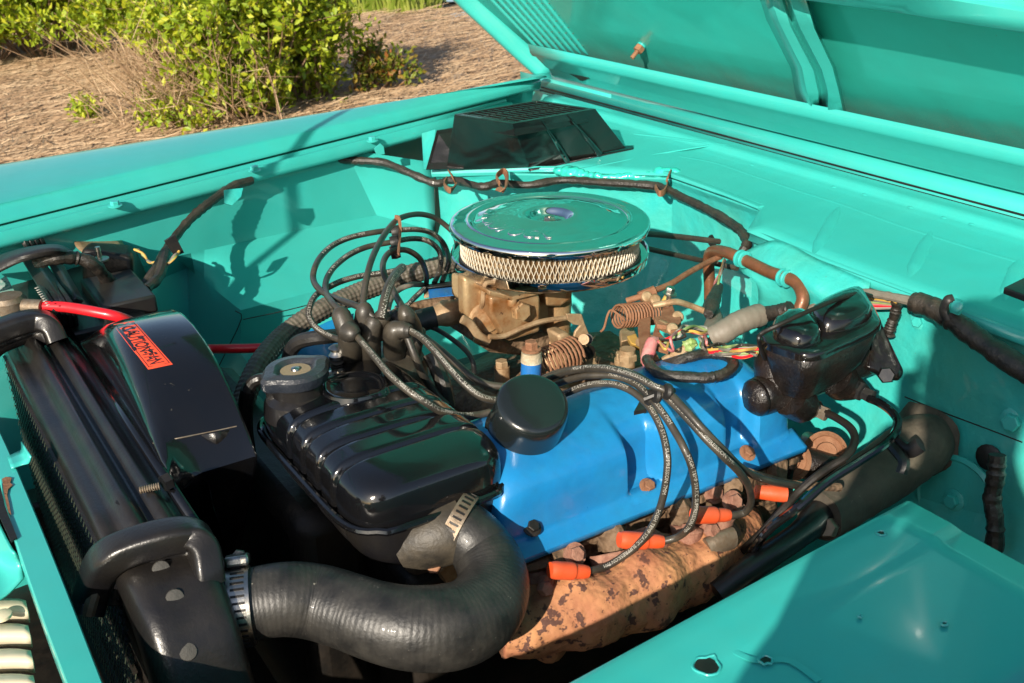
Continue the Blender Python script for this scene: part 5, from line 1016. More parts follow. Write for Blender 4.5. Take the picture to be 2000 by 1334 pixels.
cable('sleeve', 'worn grey woven sleeve around the wires right of the linkage', 'cable sleeve', [Z6([(885, 905, 1.03), (960, 870, 1.04), (1050, 815, 1.05), (1130, 780, 1.055), (1210, 755, 1.055)])], .019, m_gry, wob=.03, n=14)
cable('sleeve', 'dark taped sleeve between the grey sleeve and the brake cylinder', 'cable sleeve', [Z6([(1200, 765, 1.055), (1270, 745, 1.06), (1340, 735, 1.07), (1420, 715, 1.08)])], .013, m_tape, wob=.1)
cable('sleeve', 'crumpled black tape wrap standing below the brown pipe', 'cable sleeve', [Z6([(925, 560, 1.02), (895, 640, 1.02), (870, 700, 1.02), (850, 745, 1.02)])], [.010], m_tape) if False else tag(obj('sleeve', G().tube(Z6([(925, 560, 1.02), (895, 640, 1.02), (872, 700, 1.02), (855, 750, 1.02)]), [.009, .013, .014, .009], 12, 5, wob=.1), m_tape), 'crumpled black tape wrap standing below the brown pipe', 'cable sleeve')
g = G().grid([Z6([(850, 770, 1.0), (900, 700, 1.0), (925, 710, 1.0)]), Z6([(825, 840, 1.0), (900, 800, 1.01), (960, 800, 1.0)]), Z6([(840, 880, 1.0), (900, 880, 1.02), (980, 860, 1.0)])], 4); tag(obj('grey_flap', g, m_gry, solid=.004), 'torn grey sleeve flap behind the coloured wires', 'sleeve flap')
tag(obj('pink_wrapped_wire', G().tube(Z6([(505, 925, 1.03), (470, 940, 1.03), (450, 1000, 1.02), (432, 1060, 1.01), (440, 1120, 1.0)]), [.005, .0095, .011, .010, .006], 12, 6, wob=.06), m_pink), 'faded pink wrapped wire bundle hanging left of the black loop', 'cable')
cable('oval_cable_loop', 'black taped cable lying in an oval loop on the blue cover', 'cable', [Z6([(435, 1060, 1.02), (470, 1120, 1.03), (540, 1165, 1.03), (700, 1180, 1.03), (850, 1185, 1.03), (960, 1160, 1.03), (1020, 1110, 1.03), (1015, 1060, 1.03), (950, 1030, 1.03), (850, 1020, 1.03), (740, 1040, 1.03), (620, 1080, 1.02), (520, 1110, 1.0)])], .0085, m_tape, wob=.08)
cable('brass_pipe', 'tan pipe end wrapped in green wire above the oval cable loop', 'pipe', [Z6([(520, 1090, .99), (600, 1040, 1.0), (680, 1000, 1.01), (730, 950, 1.02)])], .0072, m_tan)
tag(obj('green_wrap', G().tube(Z6([(690, 960, 1.02), (730, 940, 1.025), (760, 950, 1.02), (720, 985, 1.015), (700, 950, 1.02)]), .006, 8, 6, wob=.3), m_grn), 'green wire wrapped round the end of the tan pipe', 'wire')
# ------------------------------------------------------------------ brake master cylinder
def Z5(pts, z=None): return [U(1440 + p[0] / 3.177, 540 + p[1] / 3.177, z=(p[2] if len(p) > 2 else z)) for p in pts]
mc = thing('master_cylinder', U(1600, 700, z=1.0), 'oily black brake master cylinder with domed lid on the firewall', 'brake cylinder')
# reservoir body: top rim outline, lower outline
rim = [(150, 370), (205, 345), (330, 290), (480, 215), (640, 145), (760, 110), (800, 140), (860, 260), (862, 320), (760, 375), (640, 430), (520, 490), (420, 500), (330, 480), (200, 430)]
rim = [(a, b + (14 if b < 300 else 4)) for a, b in rim]
top = Z5(rim, 1.080)
ctr = sum(top) / len(top)
low = [ctr + (p - ctr) * np.array([.66, .66, 1]) + np.array([-.01, .01, -.085]) for p in top]
mid = [ctr + (p - ctr) * np.array([.93, .93, 1]) + np.array([0, 0, -.03]) for p in top]
midb = [ctr + (p - ctr) * np.array([.80, .80, 1]) + np.array([-.003, .003, -.058]) for p in top]
def ringgrid(rs, close=True, sm=3):
    rs = [cr(list(r) + [r[0]], sm)[:-1] for r in rs]; g = G().grid(rs, 0, True); n = len(rs[0])
    if close:
        o = len(g.v); g.v.append(tuple(sum(np.array(q) for q in rs[-1]) / n)); g.f += [((len(rs) - 1) * n + k, (len(rs) - 1) * n + (k + 1) % n, o) for k in range(n)]
    return g
RR = np.random.RandomState(5)
g = ringgrid([[p + RR.randn(3) * .0008 for p in r] for r in (low, midb, mid, top)]); lump(g, .003, 45, 2); obj('reservoir', g, m_mc, mc, ang=180)
rim2 = [p + nrm(p - ctr) * .005 for p in top]
g = ringgrid([top, [p + np.array([0, 0, -.004]) for p in rim2], [p + np.array([0, 0, .006]) for p in rim2], [p + np.array([0, 0, .010]) for p in top], [ctr + (p - ctr) * .88 + np.array([0, 0, .011]) for p in top]]); lidm = obj('reservoir_lid', g, m_mcl, mc, ang=50)
def dome(path, h, z0):
    base = Z5(path, z0); c = sum(base) / len(base)
    return ringgrid([base, [c + (p - c) * .97 + np.array([0, 0, h * .45]) for p in base], [c + (p - c) * .86 + np.array([0, 0, h * .85]) for p in base], [c + (p - c) * .6 + np.array([0, 0, h]) for p in base], [c + (p - c) * .3 + np.array([0, 0, h * 1.02]) for p in base]])
obj('lid_dome', dome([(215, 330), (300, 270), (400, 262), (490, 330), (515, 400), (430, 440), (320, 430), (225, 390)], .024, 1.090), m_mcl, lidm, ang=180)
obj('lid_dome', dome([(440, 265), (520, 210), (650, 150), (760, 125), (815, 190), (835, 265), (740, 320), (600, 350), (500, 335)], .026, 1.090), m_mcl, lidm, ang=180)
g = G().tube(Z5([(205, 565, 1.02), (160, 480, 1.055), (135, 400, 1.09), (150, 355, 1.10), (260, 300, 1.115), (450, 212, 1.125), (640, 135, 1.12), (760, 105, 1.11), (830, 120, 1.09)]), .0035, 8, 8); obj('bail_wire', g, m_dark, mc)
g = G().tube(Z5([(250, 450, 1.04), (255, 560, 1.02), (250, 650, 1.0), (300, 720, .99)]), [.036, .038, .034, .028], 20, 5, wob=.02); g.tube(Z5([(520, 500, 1.02), (540, 580, 1.0), (560, 620, .99)]), [.032, .03, .026], 18, 4); obj('casting_leg', g, m_mc, mc, ang=180)
g = G().tube(Z5([(110, 755, .985), (150, 740, .985), (300, 690, .985), (480, 620, .985), (700, 540, .985), (880, 470, .985)]), [.026, .031, .031, .030, .030, .030], 24, 6); 
g.lathe([(.0, -.014), (.019, -.011), (.028, -.003), (.030, .003)], Z5([(110, 755, .985)])[0], nrm(Z5([(150, 740, .985)])[0] - Z5([(110, 755, .985)])[0]), 24); obj('bore', g, m_mc, mc, ang=180)
# mounting flange to the firewall
g = G().plate(Z5([(830, 250, 1.03), (900, 330, 1.03), (1010, 560, .98), (1035, 600, .97), (1000, 660, .955), (900, 640, .96), (800, 590, .98)]), .02); fl_ = obj('mounting_flange', g, m_mcl, mc, bevel=.008, seg=3)
p = Z5([(920, 610, .985)])[0]; g = G().hexa(p, (-.6, -.6, .35), .0135, .014); obj('flange_nut', g, m_mcl, mc)
for pts, rr_ in (([(330, 750, .985), (400, 800, .965), (430, 800, .955), (480, 820, .953), (540, 850, .95)], [.030, .028, .017, .015, .008]), ([(600, 620, .985), (660, 665, .965), (720, 690, .96), (770, 710, .957), (820, 740, .955)], [.030, .030, .022, .015, .008])):
    g = G().tube(Z5(pts), rr_, 12, 3); obj('outlet_boss', g, m_mc, mc, ang=40)
    a, b = Z5([pts[2], pts[4]]); g = G().lathe([(.016, 0), (.0165, .012), (.011, .014), (.012, .03), (.008, .032)], a + (b - a) * .15, b - a, 6); obj('flare_nut', g, m_dsteel if pts[0][0] < 500 else m_rub, mc)
def Zb(pts, z=None): return [U(1300 + p[0] / 2.4086, 780 + p[1] / 2.4086, z=(p[2] if len(p) > 2 else z)) for p in pts]
cable('brake_line', 'left black brake line curving down from the front outlet', 'brake line', [Zb([(750, 62, .953), (800, 85, .955), (860, 125, .955), (888, 170, .95), (880, 225, .945), (840, 275, .94), (770, 320, .93), (700, 370, .92), (620, 440, .90), (540, 530, .88), (430, 650, .84), (330, 740, .78), (240, 840, .70)])], .0062, m_dark)
cable('brake_line', 'right glossy brake line curving from the rear outlet over the steering column', 'brake line', [Zb([(955, -5, .955), (1010, 20, .955), (1065, 60, .955), (1092, 105, .95), (1080, 160, .945), (1020, 220, .94), (900, 300, .93), (760, 390, .92), (620, 510, .90), (500, 600, .87), (430, 680, .84), (370, 790, .78), (320, 890, .72)])], .0066, m_black)
# ------------------------------------------------------------------ steering column and firewall fittings
sc = thing('steering_column', U(1700, 930, z=.8), 'dusty black steering column boot slanting out of the firewall', 'steering column')
g = G().tube([U(1812, 860, x=1.40), U(1790, 875, x=1.36), U(1740, 912, x=1.30), U(1680, 955, x=1.22), U(1630, 990, x=1.16), U(1600, 1008, x=1.12)], [.048, .052, .050, .045, .041, .039], 30, 6, wob=.02); lump(g, .004, 22, 8); obj('column_jacket', g, m_col, sc, ang=60)
g = G().tube([U(1600, 1008, x=1.12), U(1560, 1045, x=1.06), U(1480, 1100, x=.97), U(1400, 1160, x=.9)], [.026, .019, .019, .019], 20, 4); obj('column_shaft', g, m_blackd, sc)
for u, v, x in ((1586, 1005, 1.12), (1620, 1030, 1.12)):
    p = U(u, v, x=x); g = G().hexa(p, (-.7, -.3, .4), .016, .02); obj('clamp_bolt', g, m_dsteel, sc)

g = G().tube([U(1748, 860, x=1.25), U(1775, 880, x=1.245), U(1798, 868, x=1.25)], .012, 10, 4, flat=.6); g.tube([U(1740, 868, x=1.24), U(1765, 900, x=1.23), U(1760, 925, x=1.22)], .009, 8, 4); obj('jacket_latch', g, m_plas, sc)
g = lump(G().lathe([(.058, 0), (.066, .006), (.062, .016), (.05, .03), (.047, .05)], hit(bfw, 1812, 862, .001), (-1, -.05, .0), 40), .012, 25, 4); obj('boot_flange', g, m_col, sc)
cable('wiring_loom', 'thick black loom running along the cowl lip to the right edge', 'wiring loom', [[U(1785, 590, x=1.385), U(1820, 600, x=1.385), U(1860, 625, x=1.38), U(1900, 655, x=1.38), U(1950, 690, x=1.38), U(2010, 730, x=1.38), U(2060, 765, x=1.38)]], .017, m_tape, wob=.09, n=14)
cable('wiring_loom', 'grey-brown wire bundle rising over the brake cylinder lid', 'wiring loom', [[U(1560, 612, x=1.37), U(1620, 590, x=1.38), U(1680, 573, x=1.385), U(1720, 576, x=1.385), U(1790, 590, x=1.385)]], .0075, m_gry, wob=.1)
for i in range(6):
    m_ = [m_yel, m_gry, m_grn, m_pink, m_red, m_white][i]; o_ = i * 3.2
    w_ = obj('loose_wire', G().tube([U(1540, 600 + o_, x=1.38), U(1600, 596 + o_ * .8, x=1.385), U(1680, 583 + o_, x=1.39), U(1710, 584 + o_ * 1.1, x=1.39), U(1752, 592 + o_ * .5, x=1.385)], .0027, 6, 6), m_); tag(w_, 'thin %s wire fanned out above the brake cylinder' % names_c[m_.name], 'wire', 'wires fanned above the brake cylinder')
cable('loom_tail', 'short frayed black loom tail hanging right of the brake cylinder', 'cable', [[U(1752, 592, x=1.385), U(1748, 615, x=1.385), U(1740, 635, x=1.385), U(1735, 655, x=1.385)]], .009, m_tape, wob=.25)
cable('taped_cable', 'black taped cable hanging from the grommet at the far right', 'cable', [[U(1948, 888, x=1.37), U(1945, 930, x=1.365), U(1938, 975, x=1.36), U(1944, 1020, x=1.355), U(1942, 1075, x=1.35)]], .0135, m_tape, wob=.1)
g = G().plate([U(1838, 585, x=1.372), U(1870, 592, x=1.372), U(1875, 612, x=1.372), U(1862, 618, x=1.372)], .004)
lc = thing('loom_bracket', U(1860, 610, x=1.37), 'turquoise screwed bracket with black strap holding the thick loom', 'bracket')
g = G().plate([U(u, v, x=1.375) for u, v in ((1858, 590), (1868, 582), (1880, 586), (1882, 600), (1876, 614), (1860, 608))], .006); obj('bracket_tab', g, m_teal, lc)
p = U(1870, 598, x=1.368); g = G().lathe([(.009, 0), (.009, .003), (.005, .005), (0, .0045)], p, (-1, -.2, .4), 14); obj('screw', g, m_teal, lc)
g = G().tube([U(1848, 626, x=1.36), U(1842, 606, x=1.36), U(1850, 586, x=1.362), U(1862, 582, x=1.37)], .007, 8, 5, flat=.4); obj('strap', g, m_rub, lc)
tag(obj('black_tray', G().plate([U(1958, 574, z=1.17), U(2010, 548, z=1.17), U(2060, 570, z=1.17), U(2010, 594, z=1.17)], .01), m_plas, bevel=.002), 'black plastic tray corner on the cowl at the right edge', 'tray')
# proportioning valve fittings
pv = thing('pipe_fitting', U(1560, 900, x=1.25), 'oily fitting block with two rusty discs left of the steering column', 'fitting')
g = G().tube([U(1535, 890, x=1.20), U(1575, 905, x=1.22), U(1630, 915, x=1.26)], [.028, .026, .024], 14, 3, wob=.06); obj('block', g, m_mc, pv)
for u, v, x, r in ((1541, 898, 1.18, .036), (1613, 884, 1.26, .036)):
    p = U(u, v, x=x); g = G().lathe([(r * .7, -.02), (r, -.012), (r, 0), (r * .8, .004), (r * .75, .001), (r * .5, .003), (r * .45, .010), (r * .2, .011), (0, .011)], p, nrm((-.5, -.6, .5)), 28); obj('rusty_disc', g, m_rust, pv)
g = G().tube([U(1541, 900, x=1.15), U(1536, 912, x=1.14), U(1534, 940, x=1.15), U(1540, 985, x=1.16)], [.011, .013, .011, .010], 12, 4); obj('elbow_pipe', g, m_mc, pv)
p = U(1578, 862, x=1.27); g = G().lathe([(.009, -.01), (.014, 0), (.014, .01), (.008, .014), (0, .015)], p, nrm((-.3, -.5, .7)), 14); obj('bleed_screw', g, m_steel, pv)
cable('fuel_line', 'brown pipe running level between rear plug boots and firewall', 'pipe', [PZ([(1440, 915, .92), (1500, 935, .91), (1560, 948, .90), (1640, 952, .88)])], .0065, m_iron)
# ------------------------------------------------------------------ cowl air box
m_box = mat('black_moulded_box', (.006, .006, .007), .24, 0, .15, var=(10, (.014, .013, .011), .6), dust=(DUST, .03), bump=(.2, 200), fine=(.5, 9))
cw = thing('cowl_air_box', U(1040, 330, z=1.06), 'black plastic air intake box with a slotted top on the cowl', 'air intake box')
tTL, tFR, tBR, tBL = U(888, 224, z=1.2), U(1001, 242, z=1.2), U(1162, 213, z=1.2), U(1050, 196, z=1.2)
bL, bF, bR = U(872, 331, z=1.05), U(1034, 328, z=1.06), U(1222, 289, z=1.095)
bB = bL + (bR - bF)
def L2(a, b, t): return np.array(a) * (1 - t) + np.array(b) * t
bL2 = L2(bL, tTL, 0); side_l = U(850, 256, z=1.13)
tc_ = (tTL + tFR + tBR + tBL) / 4
ti = [L2(p, tc_, .10) for p in (tTL, tFR, tBR, tBL)]
g = G().grid([[bL, bF, bR, bB, bL], [L2(bL, tTL, .25), L2(bF, tFR, .25), L2(bR, tBR, .25), L2(bB, tBL, .25), L2(bL, tTL, .25)], [L2(bL, tTL, .93), L2(bF, tFR, .93), L2(bR, tBR, .93), L2(bB, tBL, .93), L2(bL, tTL, .93)], [tTL, tFR, tBR, tBL, tTL], ti + [ti[0]], [p - np.array([0, 0, .03]) for p in ti] + [ti[0] - np.array([0, 0, .03])]])
obj('box_shell', g, m_box, cw, solid=.003, bevel=.006, seg=3)
g = G().plate([p - np.array([0, 0, .029]) for p in ti], .002); obj('box_floor', g, m_dark, cw)
for k in range(11):
    t = (k + .7) / 11.4; a = L2(ti[0], ti[3], t) ; b = L2(ti[1], ti[2], t); n_ = nrm(np.cross(b - a, [0, 0, 1]))
    g = G().plate([a, b, b - np.array([0, 0, .02]), a - np.array([0, 0, .02])], .0035); obj('grille_slat', g, m_box, cw)
for t in (.33, .66):
    a, b = L2(ti[0], ti[1], t), L2(ti[3], ti[2], t); n_ = nrm(np.cross(b - a, [0, 0, 1])) * .002; g = G().plate([a + n_, b + n_, b - n_, a - n_], .02); obj('grille_bar', g, m_plas, cw)
for t in (.36, .70):
    a, b = L2(bF, bR, t * .98 + .03), L2(tFR, tBR, t * .92 + .0); d = b - a; g = G().tube([a + np.array([-.004, -.010, .002]), a + d * .5 + np.array([0, -.005, 0]), a + d * .98], [.008, .005, .001], 10, 4); obj('stiffening_rib', g, m_black, cw)
out = nrm(np.cross(bR - bF, [0, 0, 1])); 
g = G().plate([bF + np.array([-.01, -.015, .0]), bR + np.array([.015, -.012, 0]), bR + np.array([.035, .01, .0]), bR + np.array([.01, .03, 0]), bF + np.array([0, .02, .0])], .008); obj('base_lip', g, m_black, cw, bevel=.003)
g = G().plate([U(853, 256, z=1.135), U(892, 250, z=1.135), U(905, 331, z=1.052), U(832, 332, z=1.052)], .004); obj('side_skirt', g, m_box, cw)
g = G().plate([U(826, 262, z=1.10), U(853, 254, z=1.12), U(848, 300, z=1.08), U(850, 330, z=1.04), U(830, 331, z=1.04)], .004)
tag(obj('corner_gusset', g, m_tealr), 'ragged turquoise corner gusset left of the black air box', 'gusset')
# ------------------------------------------------------------------ hood prop rod, left of the view; its shadow crosses the fender
SD = np.array(SUN)
A_ = U(690, 212, z=1.163) - SD * 1.2; B_ = U(520, 430, y=2.38) - SD * 1.3
rod = thing('hood_prop_rod', B_ - (A_ - B_) * .3, 'thin turquoise hood prop rod whose shadow crosses the far fender', 'prop rod')
g = G().tube([B_ - (A_ - B_) * .5, A_ + (A_ - B_) * .6], .008, 10, 0); obj('rod', g, m_teal, rod)
g = G().lathe([(.014, -.01), (.016, 0), (.014, .01)], A_ + (A_ - B_) * .6, A_ - B_, 12); obj('rod_end', g, m_rub, rod)
# ------------------------------------------------------------------ the person standing behind the camera, whose shadow falls on the near fender
m_skin = mat('skin', (.48, .28, .19), .55, bump=(.1, 200)); m_shirt = mat('navy_shirt', (.03, .04, .08), .85, bump=(.5, 300)); m_trou = mat('grey_trousers', (.09, .09, .10), .9, bump=(.5, 250)); m_hair = mat('brown_hair', (.05, .03, .02), .6, bump=(1, 200))
pv_, sv_ = np.array([-.6, .8, 0]), np.array([.8, .6, 0])
def B3(p, s, z): return pv_ * p + sv_ * s + np.array([0, 0, z * 1.042])
per = thing('person', B3(-.10, -.16, 0), 'person in navy shirt and grey trousers holding a camera beside the near fender', 'person')
def skinmesh(name, pts, edges, radii, m_, root=0, sub=2):
    me = bpy.data.meshes.new(name); o0 = origin(per); me.from_pydata([tuple(np.array(p) - o0) for p in pts], edges, []); o = bpy.data.objects.new(name, me); COL.objects.link(o); o.parent = per
    sk = o.modifiers.new('skin', 'SKIN'); sk.use_smooth_shade = True
    for i, r in enumerate(radii):
        r = r if isinstance(r, tuple) else (r, r); me.skin_vertices[0].data[i].radius = r
        me.skin_vertices[0].data[i].use_root = (i == root)
    sb = o.modifiers.new('sub', 'SUBSURF'); sb.levels = sub; sb.render_levels = sub; me.materials.append(m_); return o
c_, s0 = -.11, -.17
skinmesh('body', [B3(c_, s0, .96), B3(c_, s0, 1.12), B3(c_, s0, 1.34), B3(c_, s0, 1.50), B3(c_, s0, 1.60), B3(c_, s0 + .01, 1.70), B3(c_, s0 + .01, 1.80), B3(c_, s0, 1.86),
   B3(c_ + .15, s0, 1.46), B3(c_ + .22, s0 + .03, 1.24), B3(c_ + .14, s0 + .16, 1.50), B3(c_ + .10, s0 + .17, 1.60),
   B3(c_ - .15, s0, 1.46), B3(c_ - .19, s0 + .02, 1.24), B3(c_ - .06, s0 + .15, 1.50), B3(c_ - .03, s0 + .16, 1.60)],
  [(0, 1), (1, 2), (2, 3), (3, 4), (4, 5), (5, 6), (6, 7), (3, 8), (8, 9), (9, 10), (10, 11), (3, 12), (12, 13), (13, 14), (14, 15)],
  [.15, .14, .16, .13, .055, .085, .09, .06, .07, .05, .035, .03, .07, .05, .035, .03], m_skin)
skinmesh('shirt', [B3(c_, s0, .92), B3(c_, s0, 1.12), B3(c_, s0, 1.34), B3(c_, s0, 1.50), B3(c_, s0, 1.555), B3(c_ + .15, s0, 1.46), B3(c_ + .22, s0 + .03, 1.24), B3(c_ + .17, s0 + .13, 1.42), B3(c_ - .15, s0, 1.46), B3(c_ - .19, s0 + .02, 1.24), B3(c_ - .10, s0 + .12, 1.42)],
  [(0, 1), (1, 2), (2, 3), (3, 4), (3, 5), (5, 6), (6, 7), (3, 8), (8, 9), (9, 10)], [.165, .155, .175, .145, .07, .08, .06, .045, .08, .06, .045], m_shirt)
skinmesh('trousers', [B3(c_, s0, .98), B3(c_, s0, .90), B3(c_ + .10, s0, .80), B3(c_ + .11, s0 + .01, .48), B3(c_ + .11, s0 - .01, .10), B3(c_ - .10, s0, .80), B3(c_ - .11, s0 + .01, .48), B3(c_ - .11, s0 - .01, .10)], [(0, 1), (1, 2), (2, 3), (3, 4), (1, 5), (5, 6), (6, 7)], [.15, .15, .10, .075, .06, .10, .075, .06], m_trou)
for sg in (1, -1):
    skinmesh('shoe', [B3(c_ + .11 * sg, s0 - .04, .05), B3(c_ + .12 * sg, s0 + .06, .045), B3(c_ + .13 * sg, s0 + .17, .035)], [(0, 1), (1, 2)], [.045, .048, .035], m_rub)
skinmesh('hair', [B3(c_, s0 - .03, 1.80), B3(c_, s0 - .02, 1.86), B3(c_, s0 + .03, 1.895)], [(0, 1), (1, 2)], [.085, .09, .055], m_hair)
for sg in (1, -1):                                     # hands round the camera, five fingers each
    hb = B3(c_ + (.10 if sg > 0 else -.03), s0 + .17, 1.61)
    for k in range(4):
        f0 = hb + np.array([0, 0, .02 + .016 * k]) + pv_ * .01 * sg; skinmesh('finger', [hb, f0, f0 + sv_ * .03, f0 + sv_ * .04 - pv_ * .03 * sg], [(0, 1), (1, 2), (2, 3)], [.018, .010, .009, .007], m_skin, sub=1)
    skinmesh('thumb', [hb, hb + np.array([0, 0, .03]) - sv_ * .015, hb + np.array([0, 0, .055]) - sv_ * .015 - pv_ * .02 * sg], [(0, 1), (1, 2)], [.018, .011, .009], m_skin, sub=1)
g = G().lathe([(.012, 0), (.010, .018), (.0, .02)], B3(c_, s0 + .095, 1.76), sv_, 10); obj('nose', g, m_skin, per)
for sg in (1, -1):
    g = G().lathe([(.010, 0), (.008, .006), (0, .008)], B3(c_ + .03 * sg, s0 + .08, 1.80), sv_, 12); obj('eye', g, m_white, per)
    g = G().lathe([(.0, -.004), (.028, 0), (.022, .008), (0, .006)], B3(c_ + .085 * sg, s0 + .0, 1.78), pv_ * sg, 14); obj('ear', g, m_skin, per)
g = G().box(B3(c_, s0 + .098, 1.715), (.01, .045, .008)); obj('mouth', g, m_pink, per)
# ------------------------------------------------------------------ ground, straw, shrubs, water
m_ground = mat('dry_marsh_ground', (.28, .185, .10), .95, 0, 0, var=[(1.3, (.40, .28, .16), .8), (12, (.16, .10, .055), .7)], bump=(.8, 30), fine=(.8, 8, .04))
g = G().grid([[(x, y, -.005 + .02 * math.sin(x * 1.3) * math.cos(y * .9)) for x in np.linspace(-30, 60, 46)] for y in np.linspace(-20, 90, 56)]); gr = obj('ground', g, m_ground); gr['kind'] = 'structure'; gr['label'] = 'ground covered in dry flattened straw'
def leafmat(name, a, b_, c, tr=.25):
    m = bpy.data.materials.new(name); m.use_nodes = True; t = m.node_tree; bs_ = t.nodes['Principled BSDF']; L = t.links
    ge = t.nodes.new('ShaderNodeNewGeometry'); rp = t.nodes.new('ShaderNodeValToRGB'); L.new(ge.outputs['Random Per Island'], rp.inputs[0])
    e = rp.color_ramp.elements; e[0].color = (*a, 1); e[1].color = (*c, 1); x = rp.color_ramp.elements.new(.5); x.color = (*b_, 1)
    L.new(rp.outputs[0], bs_.inputs['Base Color']); bs_.inputs['Roughness'].default_value = .5
    tr_ = t.nodes.new('ShaderNodeBsdfTranslucent'); L.new(rp.outputs[0], tr_.inputs[0]); mx = t.nodes.new('ShaderNodeMixShader'); mx.inputs[0].default_value = tr
    L.new(bs_.outputs[0], mx.inputs[1]); L.new(tr_.outputs[0], mx.inputs[2]); L.new(mx.outputs[0], t.nodes['Material Output'].inputs[0]); return m
m_leaf = leafmat('shrub_leaf', (.17, .27, .012), (.34, .44, .02), (.56, .56, .035), .38)
m_leafr = leafmat('shrub_leaf_reddish', (.09, .14, .012), (.22, .26, .02), (.30, .10, .03), .3)
m_straw = leafmat('straw', (.30, .19, .105), (.41, .27, .155), (.56, .41, .25), .05)
m_twig = mat('twig_bark', (.30, .19, .11), .8, var=(8, (.16, .09, .05), .7), bump=(.3, 60))
m_grass = leafmat('marsh_grass_blade', (.18, .26, .03), (.34, .42, .06), (.48, .50, .12), .3)
R3 = np.random.RandomState(17)
g = G(); N = 42000
for i in range(N):
    # thinner with distance so that stalks keep a readable size
    u = R3.rand() * 1150 - 30; v = 20 + R3.rand() ** .8 * 330
    c = U(u, v, z=0.0)
    if c[1] > 30: continue
    L = .12 + .32 * R3.rand(); a = R3.randn() * .75 + .15; w_ = .0022 + .0028 * R3.rand(); d = np.array([math.cos(a), math.sin(a), 0]); s_ = np.array([-d[1], d[0], 0]) * w_; h0 = R3.rand() * .05; t = (R3.rand() - .5) * .10
    b0 = c + np.array([0, 0, h0]); b1 = b0 + d * L / 2 + np.array([0, 0, .01 + abs(t) * .2]); b2 = b0 + d * L + np.array([0, 0, t])
    up_ = np.array([0, 0, w_])
    g.add([b0 - s_, b0 + s_ + up_, b1 + s_ + up_, b1 - s_, b2 + up_, b2 - s_], [(0, 1, 2, 3), (3, 2, 4, 5)])
o = obj('straw', g, m_straw, smooth=False); o['kind'] = 'stuff'; o['label'] = 'mat of dry straw stalks lying on the ground'
g = G(); w0 = [U(820, 38, z=.015), U(900, 24, z=.015), U(1000, 14, z=.015), U(1000, 44, z=.015), U(900, 40, z=.015), U(840, 44, z=.015)]; g.plate(w0, .002)
g2 = G().plate([U(750, -40, z=.015), U(1100, -60, z=.015), U(1100, -1, z=.015), U(860, 4, z=.015)], .002); g.add(g2.v, g2.f)
m_w = mat('water', (.22, .27, .30), .05, 0, .8, bump=(.1, 6)); o = obj('water', g, m_w); o['kind'] = 'structure'; o['label'] = 'strip of pale marsh water'
def leafblob(g, c, R_, n, sz, rs, squash=.8, flat=.5):
    for i in range(n):
        d = rs.randn(3); d /= np.linalg.norm(d); r = rs.rand() ** .45; p = c + d * np.array([R_, R_, R_ * squash]) * r
        if p[2] < .02: continue
        leaf(g, p, sz * (.7 + .6 * rs.rand()), rs)
def leaf(g, p, s, rs):
    d = rs.randn(3); d[2] += .5; d = nrm(d); q = nrm(np.cross(d, rs.randn(3))); n_ = np.cross(d, q)
    g.add([p, p + d * s * .5 + q * s * .26 + n_ * s * .06, p + d * s, p + d * s * .5 - q * s * .26 + n_ * s * .06, p + d * s * .5], [(0, 1, 4), (1, 2, 4), (2, 3, 4), (3, 0, 4)])
def shrub(name, label, base, stems, h, spread, nl, lf, seed, m_=None, lean=(0, 0), twigs=True, low=.25, group=None, cat='shrub', fillc=0):
    rs = np.random.RandomState(seed); base = np.array(base, float); t_ = thing(name, base, label, cat, group); gl_ = G(); gs_ = G()
    for k in range(stems):
        a = rs.rand() * 2 * math.pi; sp = spread * rs.rand() ** .6; b0 = base + np.array([math.cos(a), math.sin(a), 0]) * sp * .35
        hh = h * (1.05 - .5 * (sp / spread) ** 2) * (.75 + .3 * rs.rand()); b2 = base + np.array([math.cos(a) * sp + lean[0], math.sin(a) * sp + lean[1], hh]); b1 = (b0 + b2) / 2 + rs.randn(3) * np.array([.05, .05, .02]) + np.array([0, 0, hh * .1])
        P = cr([b0, b1, b2], 6); gs_.tube(P, [.009, .006, .003], 4, 0)
        nb = 5
        for q in range(nb):
            t0 = low + (1 - low) * rs.rand(); i0 = min(int(t0 * (len(P) - 1)), len(P) - 2); s0 = P[i0]; e0_ = s0 + nrm(rs.randn(3) + np.array([0, 0, .8])) * h * .22 * (.5 + rs.rand())
            gs_.tube([s0, (s0 + e0_) / 2 + rs.randn(3) * .01, e0_], [.004, .003, .0015], 3, 2)
            for l_ in range(max(1, nl // (stems * nb))):
                tt_ = rs.rand(); p = s0 * (1 - tt_) + e0_ * tt_ + rs.randn(3) * .035; 
                if p[2] > .03: leaf(gl_, p, lf * (.6 + .7 * rs.rand()), rs)
    obj('stems', gs_, m_twig, t_); o = obj('foliage', gl_, m_ or m_leaf, t_, smooth=False); o['kind'] = 'stuff'
    return t_
b = U(480, 235, z=0); shrub('shrub', 'tall leafy green shrub in the centre of the top left view', b, 95, 1.35, .72, 15000, .066, 31, low=.14, lean=(.05, 0))
b = U(600, 205, z=0); shrub('shrub', 'leafy right flank bush touching the tall shrub', b, 60, 1.15, .5, 8000, .062, 32, low=.1)
b = U(330, 150, z=0); shrub('shrub', 'broad bush behind and left of the tall shrub', b, 70, 1.15, .9, 9500, .072, 33, low=.45)
b = U(120, 110, z=0); shrub('shrub', 'bright green bush filling the upper left corner', b, 80, 1.2, 1.2, 12000, .08, 34, low=.4)
b = U(-60, 130, z=0); shrub('shrub', 'yellow-green bush cut by the left edge', b, 60, 1.1, .9, 8500, .075, 39, low=.4)
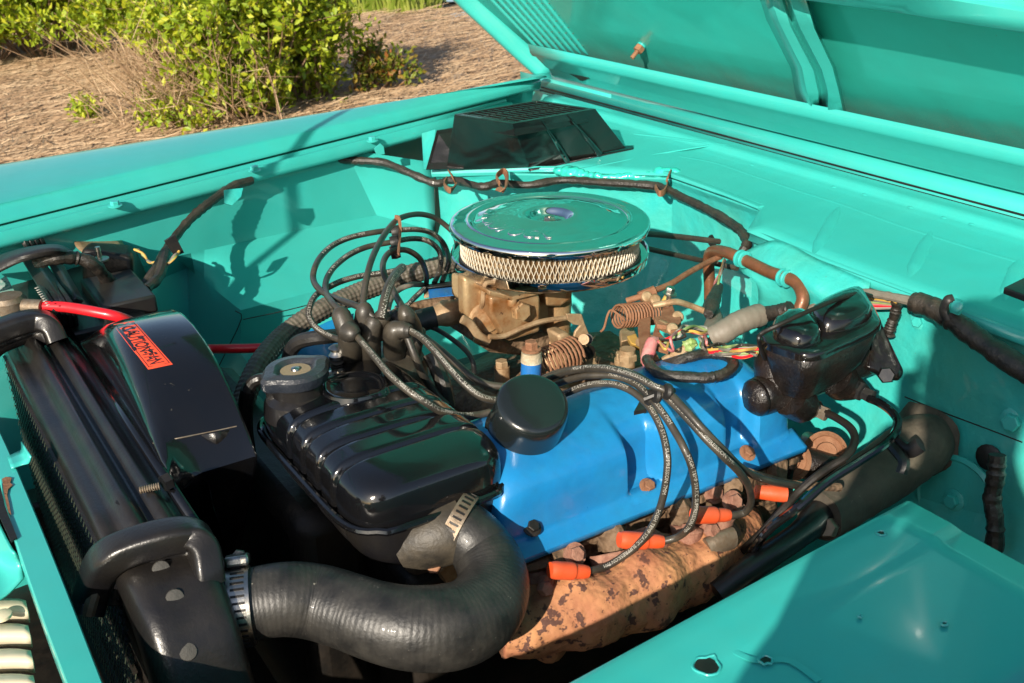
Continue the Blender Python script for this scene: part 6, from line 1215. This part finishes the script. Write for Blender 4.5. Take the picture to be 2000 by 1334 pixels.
b = U(735, 185, z=0); shrub('shrub', 'low reddish-green bush right of the tall shrub', b, 16, .40, .36, 1300, .055, 35, m_leafr, low=.2, lean=(.1, 0))
b = U(170, 245, z=0); shrub('shrub', 'tiny green sprout on the straw at the left', b, 7, .22, .14, 300, .05, 36, low=.3)
b = U(380, 250, z=0); shrub('shrub', 'small low leafy shoots just above the fender', b, 30, .32, .6, 1900, .05, 37, low=.2)
# bare dry twigs
dt = thing('dry_twigs', U(360, 235, z=0), 'bare dry tan twigs leaning left of the tall shrub', 'dead shrub'); g = G(); rs = np.random.RandomState(9)
for k in range(120):
    b0 = U(400 + rs.randn() * 75, 240 + rs.rand() * 20, z=0.0); e0_ = b0 + np.array([-.35 + rs.randn() * .28, rs.randn() * .25, .35 + .45 * rs.rand()]); mdl = (b0 + e0_) / 2 + rs.randn(3) * .04
    P = cr([b0, mdl, e0_], 4); g.tube(P, [.006, .004, .0018], 4, 0)
    for q in range(4):
        s0 = P[3 + rs.randint(5)]; g.tube([s0, s0 + rs.randn(3) * .12 + np.array([0, 0, .07])], [.0025, .001], 3, 1)
obj('twigs', g, m_straw, dt)['kind'] = 'stuff'
# marsh grass along the water
g = G()
for k in range(9000):
    u = 540 + rs.rand() * 322; v = 27 - rs.rand() * 50 - max(0, (u - 800)) * .18; c = U(u, v, z=0.0); hgt = .35 + .35 * rs.rand(); d = rs.randn(2) * .08; w_ = .014
    g.add([c + np.array([-w_, 0, 0]), c + np.array([w_, 0, 0]), c + np.array([d[0], d[1], hgt])], [(0, 1, 2)])
for k in range(4000):
    u = -200 + rs.rand() * 900; v = -10 - rs.rand() * 60; c = U(u, v, z=0.0); hgt = .5 + .5 * rs.rand(); d = rs.randn(2) * .1; w_ = .02
    g.add([c + np.array([-w_, 0, 0]), c + np.array([w_, 0, 0]), c + np.array([d[0], d[1], hgt])], [(0, 1, 2)])
o = obj('marsh_grass', g, m_grass, smooth=False); o['kind'] = 'stuff'; o['label'] = 'bright marsh grass along the water'
